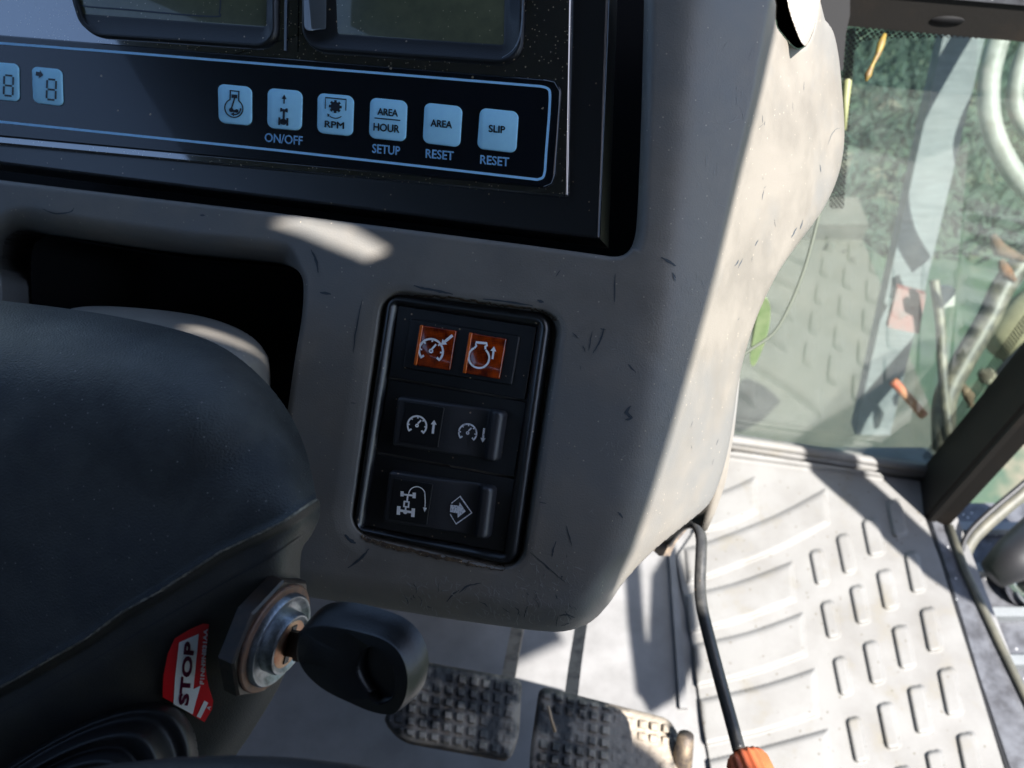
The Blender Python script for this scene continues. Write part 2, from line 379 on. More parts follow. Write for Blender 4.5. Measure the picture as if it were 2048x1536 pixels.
def glass():
    m = bpy.data.materials.new('tinted_glass'); m.use_nodes = True; n = m.node_tree.nodes; L = m.node_tree.links.new
    n.remove(n['Principled BSDF']); o = n['Material Output']
    t = n.new('ShaderNodeBsdfTransparent'); t.inputs[0].default_value = (.82, .885, .855, 1)
    g = n.new('ShaderNodeBsdfGlossy'); g.inputs['Roughness'].default_value = .015
    d = n.new('ShaderNodeBsdfDiffuse'); d.inputs[0].default_value = (.40, .41, .37, 1)
    lw = n.new('ShaderNodeLayerWeight'); lw.inputs[0].default_value = .5; pw = n.new('ShaderNodeMath'); pw.operation = 'POWER'; L(lw.outputs['Facing'], pw.inputs[0]); pw.inputs[1].default_value = 3.
    fr = n.new('ShaderNodeMath'); fr.operation = 'MULTIPLY_ADD'; L(pw.outputs[0], fr.inputs[0]); fr.inputs[1].default_value = .8; fr.inputs[2].default_value = .115
    mx = n.new('ShaderNodeMixShader'); L(fr.outputs[0], mx.inputs[0]); L(t.outputs[0], mx.inputs[1]); L(g.outputs[0], mx.inputs[2])
    tc = n.new('ShaderNodeTexCoord'); nz = n.new('ShaderNodeTexNoise'); nz.inputs['Scale'].default_value = 34; nz.inputs['Detail'].default_value = 10; nz.inputs['Roughness'].default_value = .7
    L(tc.outputs['Object'], nz.inputs['Vector'])
    mr = n.new('ShaderNodeMapRange'); L(nz.outputs['Fac'], mr.inputs[0]); mr.inputs[1].default_value = .4; mr.inputs[2].default_value = .75
    mr.inputs[3].default_value = .05; mr.inputs[4].default_value = .16
    m2 = n.new('ShaderNodeMixShader'); L(mr.outputs[0], m2.inputs[0]); L(mx.outputs[0], m2.inputs[1]); L(d.outputs[0], m2.inputs[2])
    L(m2.outputs[0], o.inputs[0]); return m
m_glass = glass()
def frit():
    m = bpy.data.materials.new('dotted_edge_print'); m.use_nodes = True; n = m.node_tree.nodes; L = m.node_tree.links.new
    b = n['Principled BSDF']; b.inputs['Base Color'].default_value = (.02, .02, .02, 1); o = n['Material Output']
    tc = n.new('ShaderNodeTexCoord'); mp = n.new('ShaderNodeMapping'); mp.inputs['Rotation'].default_value = (0, math.radians(45), 0); L(tc.outputs['Object'], mp.inputs[0])
    v = n.new('ShaderNodeTexVoronoi'); v.voronoi_dimensions = '2D'; v.inputs['Randomness'].default_value = 0; v.inputs['Scale'].default_value = 330
    sp = n.new('ShaderNodeSeparateXYZ'); cb = n.new('ShaderNodeCombineXYZ'); L(mp.outputs[0], sp.inputs[0]); L(sp.outputs[0], cb.inputs[0]); L(sp.outputs[2], cb.inputs[1]); L(cb.outputs[0], v.inputs['Vector'])
    c = n.new('ShaderNodeMath'); c.operation = 'LESS_THAN'; L(v.outputs['Distance'], c.inputs[0]); c.inputs[1].default_value = .40
    t = n.new('ShaderNodeBsdfTransparent'); mx = n.new('ShaderNodeMixShader'); L(c.outputs[0], mx.inputs[0]); L(t.outputs[0], mx.inputs[1]); L(b.outputs[0], mx.inputs[2]); L(mx.outputs[0], o.inputs[0])
    return m
m_frit = frit()
# ------------------------------------------------------------------ the setting
def fl(px, py): return FLOOR.pt(px, py)
tag(obj('cab_floor', box(-.75, .512, -.6, .612, -.03, 0), m_floor, smooth=False), kind='structure')
tag(obj('ground', (np.array([(-60, -60, -1.2), (60, -60, -1.2), (60, 60, -1.2), (-60, 60, -1.2)]), [(0, 1, 2, 3)]), m_ground, smooth=False), kind='structure')
# paving beside the machine
tag(obj('pavement', box(-.6, 1.25, .9, 2.35, -1.25, -1.15), m_pave, smooth=False), kind='structure')
# grass beyond it
gv = []; gf = []
gx = RNG.uniform(-.5, 5.5, 42000); gy = RNG.uniform(2.3, 9, 42000)
for x, y in zip(gx, gy):
    a = RNG.uniform(0, 6.28); h = RNG.uniform(.03, .12); w = .010; lx, ly = RNG.normal(0, .05, 2); k = len(gv)
    gv += [(x-w*math.cos(a), y-w*math.sin(a), -1.2), (x+w*math.cos(a), y+w*math.sin(a), -1.2), (x+lx, y+ly, -1.2+h)]; gf.append((k, k+1, k+2))
tag(obj('grass', (gv, gf), m_grass, smooth=False), kind='stuff')

# unseen roof panel shaped to shade the dash; its two holes throw sun patches
from mathutils.geometry import tessellate_polygon
ZR = 1.2; SH = SUN[:2]/SUN[2]*(ZR-1.5)
outer = [(-.65, .45), (.460, .45), (.460, -.345), (.69, -.362), (.705, -.395), (.640, -.425), (.642, -.447), (.69, -.478), (.72, -.52), (.86, -.80), (-.65, -.80)]
outer = [(x+SH[0], y+SH[1]) for x, y in outer]
DASHP = plane3((1100, 270, .33), (0, 170, .385), (900, 1100, .345))
def sun_hole(px, dep): P = W([p[0] for p in px], [p[1] for p in px], dep); return [tuple(q[:2]) for q in lift(P, ZR)]  # hole traced back along the sun so it lights a chosen patch
h1 = sun_hole([(492, 474), (530, 454), (605, 450), (685, 478), (765, 535), (785, 575), (748, 586), (690, 556), (630, 524), (560, 494), (500, 492)], .362)
h2 = sun_hole([(300, 655), (400, 640), (560, 690), (600, 740), (520, 735), (400, 700)], .33)
loops = [outer, h1, h2]
pts = [p for l in loops for p in l]
tri = tessellate_polygon([[Vector((*p, 0)) for p in l] for l in loops])
n = len(pts); V = [(x, y, ZR) for x, y in pts]+[(x, y, ZR+.02) for x, y in pts]
Fr = [tuple(t) for t in tri]+[tuple(i+n for i in t) for t in tri]; k = 0
for l in loops:
    for i in range(len(l)): j = (i+1) % len(l); Fr.append((k+i, k+j, k+j+n, k+i+n))
    k += len(l)
tag(obj('shade_roof', (V, Fr), m_roof, smooth=False), 'dark unseen roof panel shaped to shade the dashboard, with two holes for sun patches', 'roof')

rw = thing('rear_shade_wall', 'dark rear bulkhead behind the camera, unseen and added to cut sky fill', 'bulkhead', (0, -.66, 0)); obj('panel', box(-.78, .95, -.70, -.66, 0, 1.19), m_roof, rw, smooth=False)  # unseen rear and side walls added to cut sky fill on the dash
lw_ = thing('left_shade_panel', 'dark lower side panel left of the steering column, unseen and added to cut sky fill', 'side panel', (-.8, 0, 0)); obj('panel', box(-.84, -.80, -.65, .7, 0, .9), m_roof, lw_, smooth=False)

# front window
G1, G2 = fl(1450, 885), fl(1850, 945)
gd = (G2-G1)/np.linalg.norm(G2-G1); gn = np.array([-gd[1], gd[0], 0])       # outward
GL = Plane(G1, gn)
win = thing('front_window', 'low tinted front window between the dashboard and the dark corner post', 'window', G1)
def gpt(s, z, o=0): return G1+gd*s+np.array([0, 0, z])+gn*o
def gbox(s0, s1, z0, z1, o0, o1): return loft([[gpt(s0, z, o0), gpt(s1, z, o0), gpt(s1, z, o1), gpt(s0, z, o1)] for z in (z0, z1)], cap0=True, cap1=True)
obj('pane', gbox(-.12, .30, .004, .548, .004, .008), m_glass, win, smooth=False)
def gprint(name, px): 
    v, f = fill(px); obj(name, (GL.pt(v[:, 0], v[:, 1], -.002*np.ones(len(v))), f), m_frit, win, smooth=False)
gprint('dotted_edge', [(1640, 58), (2100, 58), (2100, 84), (1900, 78), (1760, 80), (1722, 86), (1708, 110), (1704, 180), (1696, 300), (1688, 420), (1660, 420), (1640, 200)])
gprint('dotted_edge', [(2100, 600), (1870, 915), (1850, 925), (1845, 915), (2100, 560)])
obj('lower_rail', join(gbox(-.14, .245, .0, .012, -.014, .006), tube([gpt(s, .014, -.006) for s in (-.14, 0, .1, .2, .245)], .006)), m_mat, win)
beam = thing('window_header', 'dark crossbar with an oval hole above the front window', 'crossbar', gpt(.1, .54))
obj('bar', gbox(-.12, .75, .540, .566, -.02, .05), m_frame, beam, smooth=False)
obj('top_edge', gbox(-.12, .75, .5665, .572, -.022, .07), m_sill, beam, smooth=False)
hp = Plane(gpt(0, .55, -.02), gn)
hl = np.array([(1895+34*math.cos(a), 40+9*math.sin(a)) for a in np.linspace(0, 2*math.pi, 24, endpoint=False)])
obj('oval_hole', ploft(hp, [(hl, .0004), (hl*.98+np.array([1895, 40])*.02, .001)]), m_dashin, beam)
sp_ = thing('side_post', 'short black bracket post at the upper left of the window', 'post', W(1660, 60, .60))
obj('post', prism_w([W(x, y, .60) for x, y in [(1625, -60), (1700, -60), (1700, 30), (1692, 66), (1686, 140), (1640, 160)]], (0, .02, -.004)), m_dashin, sp_, smooth=False)

# corner pillar
pil = thing('corner_pillar', 'dark leaning cab corner pillar standing right of the front window', 'pillar', fl(1860, 1000))
base = np.array([fl(1838, 946), fl(1848, 1034), fl(1893, 1057), fl(1935, 1000), fl(1900, 940)])
top = base+np.array([.15, .02, 1.5]); obj('post', loft([base, top], cap0=True, cap1=True), m_frame, pil, smooth=False)
b2 = np.array([fl(1850, 1030), fl(1852, 1040), fl(1862, 1044), fl(1860, 1030)])+np.array([0, -.004, 0]); obj('weld_seam', loft([b2, b2+np.array([.15, .02, 1.5])], cap0=True, cap1=True), m_frame, pil, smooth=False)
# door frame tube whose shadow curves across the mat
dfz = [.88, .90, .90, .88]
dfp = [lift(W(x, y, -C0[2]/ray(x, y)[2]), z) for (x, y), z in zip([(1540, 800), (1640, 920), (1735, 1005), (1820, 1085), (1905, 1150), (2040, 1215)], [.60, .60, .60, .60, .60, .60])]
dfp = [p*1. for p in dfp]
dt = thing('door_frame', 'curved dark tube of the open cab door frame, high on the right', 'door frame', dfp[2])
obj('tube', tube(spline(dfp, 6), .024), m_frame, dt)

def shp(px, zs): return np.array([lift(fl(x, y), z) for (x, y), z in zip(px, zs)])
obj('shadow_plate', loft([shp([(1302, 1150), (1296, 1280), (1268, 1370), (1300, 1430), (1350, 1400), (1392, 1330), (1378, 1180), (1345, 1080)], [.76]*8), shp([(1302, 1150), (1296, 1280), (1268, 1370), (1300, 1430), (1350, 1400), (1392, 1330), (1378, 1180), (1345, 1080)], [.765]*8)], cap0=True), m_frame, dt, smooth=False)  # unseen plate added only to cast a wedge of shade on the floor
obj('shadow_rod', tube(shp([(1262, 1100), (1272, 1250), (1290, 1390)], [.76, .76, .76]), .0085), m_frame, dt)  # unseen rod added for the thin floor shadow beside it

# door sill and outside of the doorway
sill = thing('door_sill', 'scuffed dark metal door sill strip along the right edge of the mat', 'door sill', fl(1950, 1300))
sp1 = np.array([(1856, 1040), (1893, 1058), (1925, 1150), (1990, 1290), (2048, 1410), (2110, 1536), (2140, 1620), (2060, 1620), (2012, 1536), (1950, 1350), (1900, 1180)])
obj('sill_plate', ploft(FLOOR, [(sp1, -.012), (sp1, .004), (shrink(sp1, 2), .006)], cap0=True), m_sill, sill, smooth=False)
obj('raised_lip', tube([fl(x, y)+np.array([0, 0, .008]) for x, y in [(1893, 1060), (1925, 1150), (1990, 1290), (2048, 1410), (2110, 1536), (2140, 1620)]], .0045), m_seal, sill)
obj('gap_shadow_line', tube([fl(x, y)+np.array([0, 0, .001]) for x, y in [(1852, 1040), (1900, 1180), (1950, 1350), (2012, 1536), (2040, 1620)]], .003), m_rub, sill)
ds = thing('door_seal', 'pale olive rubber door seal curving round the sill corner', 'seal', fl(1935, 1100))
q = spline([(2110, 930), (2040, 990), (1975, 1045), (1938, 1085), (1928, 1125), (1945, 1185), (1985, 1265)], 8)
obj('seal_tube', tube([W(x, y, .965) for x, y in q], .008), m_seal, ds)
obj('inner_lip', tube([W(x-4, y-14, .955) for x, y in q], .003), m_rub, ds)
bp_ = thing('rubber_buffer', 'rounded black rubber buffer behind the pale door seal', 'buffer', W(2010, 1110, 1.02))
obj('buffer_body', tube([W(x, y, 1.03) for x, y in [(1985, 1150), (2030, 1118), (2090, 1070), (2160, 1010)]], [.018, .027, .030, .030], 20), m_rub, bp_)
bl = thing('chrome_knob', 'shiny dark metal knob under the black rubber buffer', 'knob', W(2045, 1160, 1.06))
obj('knob_body', lathe(W(2050, 1172, 1.06), -CF+CR*.3, [(0, .03), (.012, .028), (.022, .018), (.026, 0), (.02, -.02)], 24), m_chrome, bl)
pk = thing('peach_cap', 'small peach coloured cap outside the door sill', 'cap', W(1965, 1232, 1.15))
obj('cap_body', lathe(W(1968, 1222, 1.15), -CF, [(.0, .012), (.018, .010), (.026, 0), (.026, -.03)], 20), m_peach, pk)
ch = thing('ribbed_cable', 'dark ribbed cable hanging outside the doorway', 'cable', W(2030, 1350, 1.2))
cp = spline([(2010, 1235), (2016, 1300), (2032, 1370), (2052, 1440), (2080, 1560)], 14)
obj('cable_body', tube([W(x, y, 1.2) for x, y in cp], [.017+.006*math.cos(i*1.6) for i in range(len(cp))], 14), m_blk, ch)
st = thing('outer_step', 'grey metal step plate outside the doorway below the ribbed cable', 'step', (.75, .35, -.12))
obj('step_plate', box(.56, 1.1, -.2, .62, -.16, -.14), m_sill, st, smooth=False)
for yy in np.arange(-.15, .6, .06): obj('grip_bar', box(.57, 1.08, yy, yy+.012, -.139, -.125), m_post, st, smooth=False)

# ------------------------------------------------------------------ floor mat with raised pads
mat_poly = np.array([(1352, 1115), (1425, 1010), (1440, 905), (1470, 902), (1760, 946), (1800, 985), (1850, 1036), (1880, 1120), (1912, 1225), (1950, 1345), (2006, 1530), (2040, 1640), (1440, 1640), (1405, 1440), (1380, 1260)])
def band(a, b, wd):  # raised bar between two poly-lines
    return rq([a[0], a[-1], b[-1], b[0]], wd)
ribs = []
def rib(tl, w=78, r=14):
    t = spline(tl, 5); nrm = []
    ribs.append(np.vstack([t, t[::-1]+np.array([6, w])]))
rib([(1360, 1000), (1440, 985), (1510, 955)], 68)
rib([(1370, 1098), (1420, 1083), (1550, 1032), (1652, 978)], 68)
rib([(1372, 1190), (1470, 1167), (1585, 1124)], 76)
rib([(1386, 1290), (1497, 1265), (1606, 1226)], 84)
rib([(1400, 1400), (1523, 1372), (1630, 1338)], 92)
rib([(1414, 1522), (1523, 1495), (1656, 1459)], 98)
slots = []
for b in [(715, 560, 800, 715), (765, 790, 850, 955), (820, 1040, 905, 1210), (880, 1310, 975, 1510), (835, 490, 920, 665), (895, 720, 985, 890),
          (955, 970, 1050, 1160), (1020, 1245, 1120, 1450), (950, 420, 1050, 585), (1015, 650, 1110, 825), (1085, 900, 1185, 1090), (1155, 1170, 1265, 1380),
          (1235, 1460, 1345, 1680), (1060, 335, 1150, 500), (1140, 570, 1230, 750), (1210, 820, 1310, 1015), (1290, 1090, 1400, 1300), (1375, 1380, 1490, 1590), (1095, 1530, 1200, 1740), (945, 1590, 1040, 1790)]:
    x0, y0, x1, y1 = [v/2.239 for v in b]; x0 += 1300; x1 += 1300; y0 += 850; y1 += 850; sk = (y1-y0)*.2
    slots.append(rq([(x0, y0+3), (x1-sk*.9, y0-3), (x1+2, y1-4), (x0+sk, y1+2)], 9, 4))
def Dmat(X, Y):
    d = FLOOR.depth(X, Y); h = np.full(X.shape, .004)
    def bump(poly, hh, r):
        p = np.array(poly); m = (X > p[:, 0].min()-30) & (X < p[:, 0].max()+30) & (Y > p[:, 1].min()-30) & (Y < p[:, 1].max()+30)
        if not m.any(): return
        s, _, _ = polydist(p, X[m], Y[m]); t = np.clip((s+1)/r, 0, 1); h[m] = np.maximum(h[m], .004+hh*np.sqrt(1-(1-t)**2))
    for r_ in ribs: bump(r_, .0046, 12)
    for s_ in slots: bump(s_, .0044, 8)
    h += .0008*vnoise(X, Y, 60, 3)
    # turned-up edge by the window
    s, _, _ = polydist(mat_poly, X, Y)
    ev = (952-Y-(1760-X)*.135); h += .007*sstep(-8, 6, ev)
    return d*(1-h/H)
mt = obj('floor_mat', relief(mat_poly, Dmat, 2.2, wall=.004, wdir=(0, 0, -1)), m_mat, loc=fl(1650, 1200))
tag(mt, 'sunlit grey rubber floor mat with raised ribs and slot shaped pads', 'floor mat')
sm = thing('floor_seam', 'narrow raised metal seam on the floor left of the ribbed mat', 'seam', fl(1350, 1250))
obj('seam_strip', prism_w([fl(1336, 1100), fl(1348, 1100), fl(1374, 1420), fl(1358, 1420)], (0, 0, .006)), m_floor, sm, smooth=False)

# ------------------------------------------------------------------ things outside the window
po = thing('reflection_post', 'broad pale post put outside the window for a reflected pillar', 'post', W(1755, 800, 1.7))  # solid post put in for a pillar's reflection in the glass
a, b = W(1745, 870, 1.65), W(1955, -40, 1.35); wv = np.array([.034, .0, 0])
obj('post_face', loft([[p-wv, p+wv, p+wv+np.array([0, .03, 0]), p-wv+np.array([0, .03, 0])] for p in (a, b)], cap0=True, cap1=True), m_post, po, smooth=False)
rb = thing('red_reflection', 'faded red reflector put in as a strip on the pale post', 'reflection', W(1815, 620, 1.5))  # solid red strip put in for a reflected red patch
obj('reflection_face', prism_w([W(x, y, 1.47) for x, y in [(1795, 575), (1852, 590), (1838, 668), (1775, 655)]], (0, .01, 0)), M('faded_red', (.15, .045, .038), .6, col2=(.10, .06, .055), scale=60), rb, smooth=False)
def hose(name, label, cat, pts, d, r, m, group=None):
    t = thing(name, label, cat, W(pts[0][0], pts[0][1], d), group); obj('hose_tube', tube([W(x, y, d) for x, y in spline(pts, 8)], r, 14), m, t)
hose('pale_hose', 'thick sunlit pale hose curving down at the top right outside', 'hose', [(2045, -60), (2003, 60), (1978, 160), (1985, 260), (2030, 350), (2100, 420)], 1.3, .016, m_hosew)
hose('pale_hose', 'thinner shaded pale hose right of the thick sunlit one', 'hose', [(2110, 10), (2052, 100), (2030, 190), (2048, 250), (2120, 320)], 1.35, .013, m_hosew)
hose('dark_hose', 'dark weathered hose running up to the right outside the window', 'hose', [(1888, 900), (1890, 800), (1925, 725), (1975, 640), (2015, 560), (2100, 470)], 1.45, .019, m_hosed)
hose('dark_hose', 'thin dark hose hanging beside the weathered one', 'hose', [(1868, 560), (1880, 640), (1884, 720), (1890, 800), (1900, 880)], 1.43, .008, m_hosed)
hose('orange_strap', 'orange strap hanging at the foot of the pale post', 'strap', [(1786, 762), (1820, 800), (1848, 832)], 1.5, .008, m_wood)
hose('black_cable', 'looping black cable low at the right of the window', 'cable', [(1940, 880), (1975, 800), (2010, 740), (2060, 690)], 1.5, .011, m_rub)
t = thing('tan_tank', 'tan rounded tank behind the dark hoses outside', 'tank', W(2060, 640, 1.7)); obj('tank_body', tube([W(x, y, 1.7) for x, y in [(1990, 690), (2060, 640), (2140, 580)]], [.04, .055, .055], 20), M('tan_paint', (.32, .28, .17), .5, col2=(.2, .18, .12), scale=20), t)
for i, (lab, pts, d_, r_) in enumerate((('curled rusty brown leaf caught at the right of the window', [(2002, 520), (2012, 545), (2030, 562)], 1.3, .010), ('rusty brown twig pile beside the dark hose', [(1985, 470), (2000, 500), (2050, 520)], 1.35, .012), ('small tan bark flake near the foot of the dark hose', [(1925, 770), (1938, 790), (1942, 815)], 1.45, .010), ('pale tan stone chip below the tan tank', [(1960, 745), (1975, 752), (1990, 765)], 1.45, .016))):
    t = thing(('leaf', 'twig', 'bark_flake', 'stone')[i], lab, ('leaf', 'twig', 'bark', 'stone')[i], W(pts[0][0], pts[0][1], d_)); obj('piece', tube([W(x, y, d_) for x, y in pts], [r_*.5, r_, r_*.4], 7), M('brown_litter', ((.20, .09, .045), (.13, .07, .04), (.22, .15, .09), (.3, .27, .2))[i], .8, col2=(.07, .05, .03), scale=90), t)
t = thing('white_bracket', 'small white bracket beside the dark hose', 'bracket', W(1890, 600, 1.6)); obj('bracket_plate', prism_w([W(x, y, 1.6) for x, y in [(1880, 575), (1912, 578), (1908, 612), (1884, 616)]], (0, .02, -.01)), m_hosew, t, smooth=False)
t = thing('wood_scrap', 'small orange brown scrap lying below the pale post', 'scrap', W(1755, 830, 1.7)); obj('scrap_piece', prism_w([W(x, y, 1.68) for x, y in [(1742, 826), (1765, 818), (1776, 842), (1756, 838)]], (0, .01, -.01)), m_wood, t, smooth=False)
t = thing('leaf', 'pale green leaf seen past the edge of the dashboard', 'leaf', W(1515, 650, .8)); lp = np.array(spline([(1500, 720), (1506, 660), (1518, 605), (1530, 596), (1541, 615), (1538, 655), (1528, 690), (1510, 730)], 4, True))
obj('leaf_blade', prism_w(W(lp[:, 0], lp[:, 1], .78+.0006*(lp[:, 1]-650)), (0, .002, 0)), m_leaf, t, smooth=False)
m_tr = M('olive_trim', (.055, .065, .045), .6)
t = thing('window_trim', 'thin pale green curved trim behind the edge of the dashboard', 'trim', W(1590, 560, .6)); obj('trim_strip', tube([W(x, y, .66) for x, y in spline([(1640, 420), (1628, 470), (1608, 540), (1580, 610), (1548, 665), (1500, 700), (1450, 735)], 8)], .0012, 8), m_tr, t)
t = thing('yellow_strip', 'narrow pale yellow strip behind the dotted glass edge near the dashboard', 'strip', W(1698, 120, .68)); obj('strip_body', tube([W(x, y, .68) for x, y in [(1702, 60), (1698, 130), (1692, 200), (1690, 260)]], [.004, .0042, .0028, .001], 8), M('pale_yellow', (.17, .18, .08), .6), t)
t = thing('yellow_seed_pod', 'dry yellow seed stalk stuck to the top of the window', 'seed', W(1745, 110, .62)); obj('pod', tube([W(x, y, .615) for x, y in [(1770, 68), (1762, 88), (1756, 108), (1746, 128), (1736, 150), (1732, 162)]], [.0012, .0028, .002, .0012, .0026, .0008], 8), m_yel, t)
tag(obj('kerb', box(-.6, 1.25, 2.35, 2.5, -1.25, -1.08), m_pave, smooth=False), kind='structure')
# ------------------------------------------------------------------ dashboard
dash = thing('dashboard', 'worn grey plastic dashboard with scratched lower corner and sunlit side', 'dashboard', (0, .3, .5))
L1y = [-200, 0, 250, 500, 700, 850, 1000, 1170, 1300]; L1x = [1402, 1392, 1370, 1342, 1315, 1290, 1258, 1200, 1150]
L2y = [-200, 0, 182, 365, 547, 700, 900, 1000, 1100, 1165, 1260]; L2x = [1585, 1540, 1508, 1467, 1430, 1390, 1332, 1299, 1262, 1238, 1200]
sil = np.vstack([[(-90, -90), (1700, -90), (1690, 20)], spline([(1650, 40), (1666, 62), (1677, 110), (1684, 180), (1689, 260), (1684, 320), (1668, 375), (1640, 428), (1600, 482), (1562, 535), (1533, 590), (1508, 650), (1488, 715), (1476, 770),
     (1468, 830), (1456, 900), (1440, 960), (1420, 1005), (1390, 1034), (1330, 1082), (1290, 1118), (1245, 1168), (1216, 1210), (1180, 1245), (1132, 1262), (1080, 1262), (1000, 1252), (900, 1238), (800, 1222), (700, 1207), (600, 1192)], 5), [(540, 1186), (-90, 1186)]])
sil[1] = (1652, -90); sil[2] = (1640, 0)
op_cl = np.vstack([[(-120, -120), (1296, -120), (1288, 0)], spline([(1287, 60), (1282, 250), (1275, 420), (1268, 480), (1252, 506), (1228, 513), (1180, 507), (993, 482), (560, 427), (300, 396), (0, 360)], 6), [(-120, 346)]])
op_co = np.vstack([[(8, 640)], spline([(5, 545), (6, 500), (16, 474), (48, 461), (120, 474), (240, 492), (359, 508), (500, 522), (565, 529), (592, 539), (605, 558), (607, 590), (603, 640), (592, 705), (578, 800), (566, 900)], 6), [(560, 1400), (8, 1400)]])
op_sl = np.vstack([[(1553, -120), (1550, 0)], spline([(1552, 10), (1552, 48), (1568, 74), (1588, 95), (1602, 98), (1614, 88), (1626, 62), (1637, 14)], 5), [(1646, -120)]])
rec = rq([(766, 578), (1126, 626), (1044, 1146), (698, 1066)], [46, 46, 50, 46], 8)
def Ddash(X, Y, top=True):
    D = DASHP.depth(X, Y)
    l1 = np.interp(Y, L1y, L1x); l2 = np.interp(Y, L2y, L2x)
    D = D+.00013*softplus(X-l1, 16)+.00036*softplus(X-l2, 2.0)
    # the side bulges out again near its upper end
    D = D-.008*np.exp(-(((X-1600)/60)**2+((Y-300)/170)**2))
    s, qx, qy = polydist(sil, X, Y); s = np.clip(s, 0, 1e9)
    r = np.where(qy > 1040, np.where(qx < 1260, 58, 24), 16.); r = 16+42*sstep(1040, 1180, qy)
    a = np.clip(s, 0, r); D = D+.00028*(r-np.sqrt(np.maximum(r*r-(r-a)**2, 0)))*(qy > -60)
    s, qx, qy = polydist(op_cl, X, Y); s = np.clip(-s, 0, None); r = np.where(qx > 1262, 26., 11.); a = np.clip(s, 0, r)
    D = D+.00022*(r-np.sqrt(np.maximum(r*r-(r-a)**2, 0)))
    s, qx, qy = polydist(op_co, X, Y); s = np.clip(-s, 0, None); w = (1-sstep(520, 570, qy))*(1-sstep(566, 604, qx))
    r = 12+40*w; a = np.clip(s, 0, r); D = D+(.00022+.0004*w)*(r-np.sqrt(np.maximum(r*r-(r-a)**2, 0)))
    s, qx, qy = polydist(op_sl, X, Y); s = np.clip(-s, 0, None); r = 9.; a = np.clip(s, 0, r); D = D+.0002*(r-np.sqrt(np.maximum(r*r-(r-a)**2, 0)))
    s, qx, qy = polydist(rec, X, Y)
    D = D+.0075*sstep(-3, 11, s)+.0012*sstep(-42, 0, s)*sstep(900, 700, qx)+.0005*sstep(-16, 0, s)
    D = D+.0005*vnoise(X, Y, 120, 1)+.00012*vnoise(X, Y, 30, 2)
    return D
obj('shell', relief(sil, Ddash, 2.6, holes=(op_cl, op_co, op_sl), wall=.035, wdir=-DASHP.n, bbox=(-86, -86, 1720, 1300)), m_dash, dash)
ty = np.linspace(-260, 1185, 16); tx = np.interp(ty, L2y, L2x)-3; tp = W(tx, ty, Ddash(tx, ty))
e_lo, e_hi = lift(tp, .95), lift(tp, 1.196); dx_ = np.array([.004, 0, 0])
et = thing('blocker_strip', 'dark visor hanging unseen below the right roof edge, added to sharpen the dash shadow', 'blocker', e_hi[8])  # unseen strip added to sharpen the shadow edge along the crease
obj('strip', loft([np.vstack([e_lo, (e_lo-dx_)[::-1]]), np.vstack([e_hi, (e_hi-dx_)[::-1]])], cap0=True), m_roof, et, smooth=False)
# hidden inside: dark back panel behind the openings and lower console
bk = DASHP.off(-.075); q = np.array([(-90, -90), (1440, -90), (1330, 500), (1180, 1090), (-90, 1090)], float)
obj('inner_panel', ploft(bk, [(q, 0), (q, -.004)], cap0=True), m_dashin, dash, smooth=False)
rl = shrink(resample(op_co, 160), 2.5); rl[:, 0] = np.maximum(rl[:, 0], -70); rl[:, 1] = np.minimum(rl[:, 1], 1150); obj('recess_shade', ploft(DASHP, [(rl, -.016), (rl, -.07)]), m_dashin, dash)  # near-black sleeve added to stand in for shade inside the column opening
sl_ = shrink(resample(op_sl, 120), 2); obj('slot_shade', loft([W(sl_[:, 0], sl_[:, 1], d_*np.ones(120)) for d_ in (.415, .50)]), m_dashin, dash)  # near-black sleeve paints the slot's dark depth
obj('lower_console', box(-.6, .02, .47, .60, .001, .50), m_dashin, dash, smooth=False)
# side trim behind the big panel
fp = np.array(spline([(1478, 740), (1470, 850), (1462, 900), (1452, 960), (1436, 1010), (1424, 1040), (1412, 1062), (1400, 1052), (1380, 1030), (1400, 940), (1440, 800)], 4, True))
obj('side_trim', prism_w(W(fp[:, 0], fp[:, 1], .50), (0, .004, 0)), m_dash, dash)
# slot insert at the top of the side
ip = np.array(spline([(1570, -80), (1572, -20), (1578, 20), (1592, 62), (1603, 86), (1611, 92), (1619, 80), (1630, 50), (1641, 0), (1650, -80)], 5))
def Dins(X, Y): return DASHP.depth(X, Y)+.036+.00015*(X-1590)+.00012*np.maximum(1596+Y*.12-X, 0)
obj('slot_insert', relief(ip, Dins, 2.5, wall=.02, bbox=(1500, -80, 1700, 200)), m_dash, dash)
# packed dirt round the switch recess
def dirt_strip(pts, w):
    P = spline(pts, 12); P = P+RNG.normal(0, 1.2, P.shape); W_ = w*(.6+.6*RNG.random(len(P))); W_[0] = W_[-1] = 1
    v, f = stroke(P, W_); return W(v[:, 0], v[:, 1], Ddash(v[:, 0], v[:, 1])-.0005), f
obj('dirt', dirt_strip([(722, 1072), (760, 1088), (820, 1101), (900, 1118), (960, 1130), (1010, 1137)], 9), m_dirt, dash)
obj('dirt', dirt_strip([(785, 592), (850, 592), (930, 600), (1010, 612), (1080, 622), (1112, 640)], 4), m_dirt, dash)
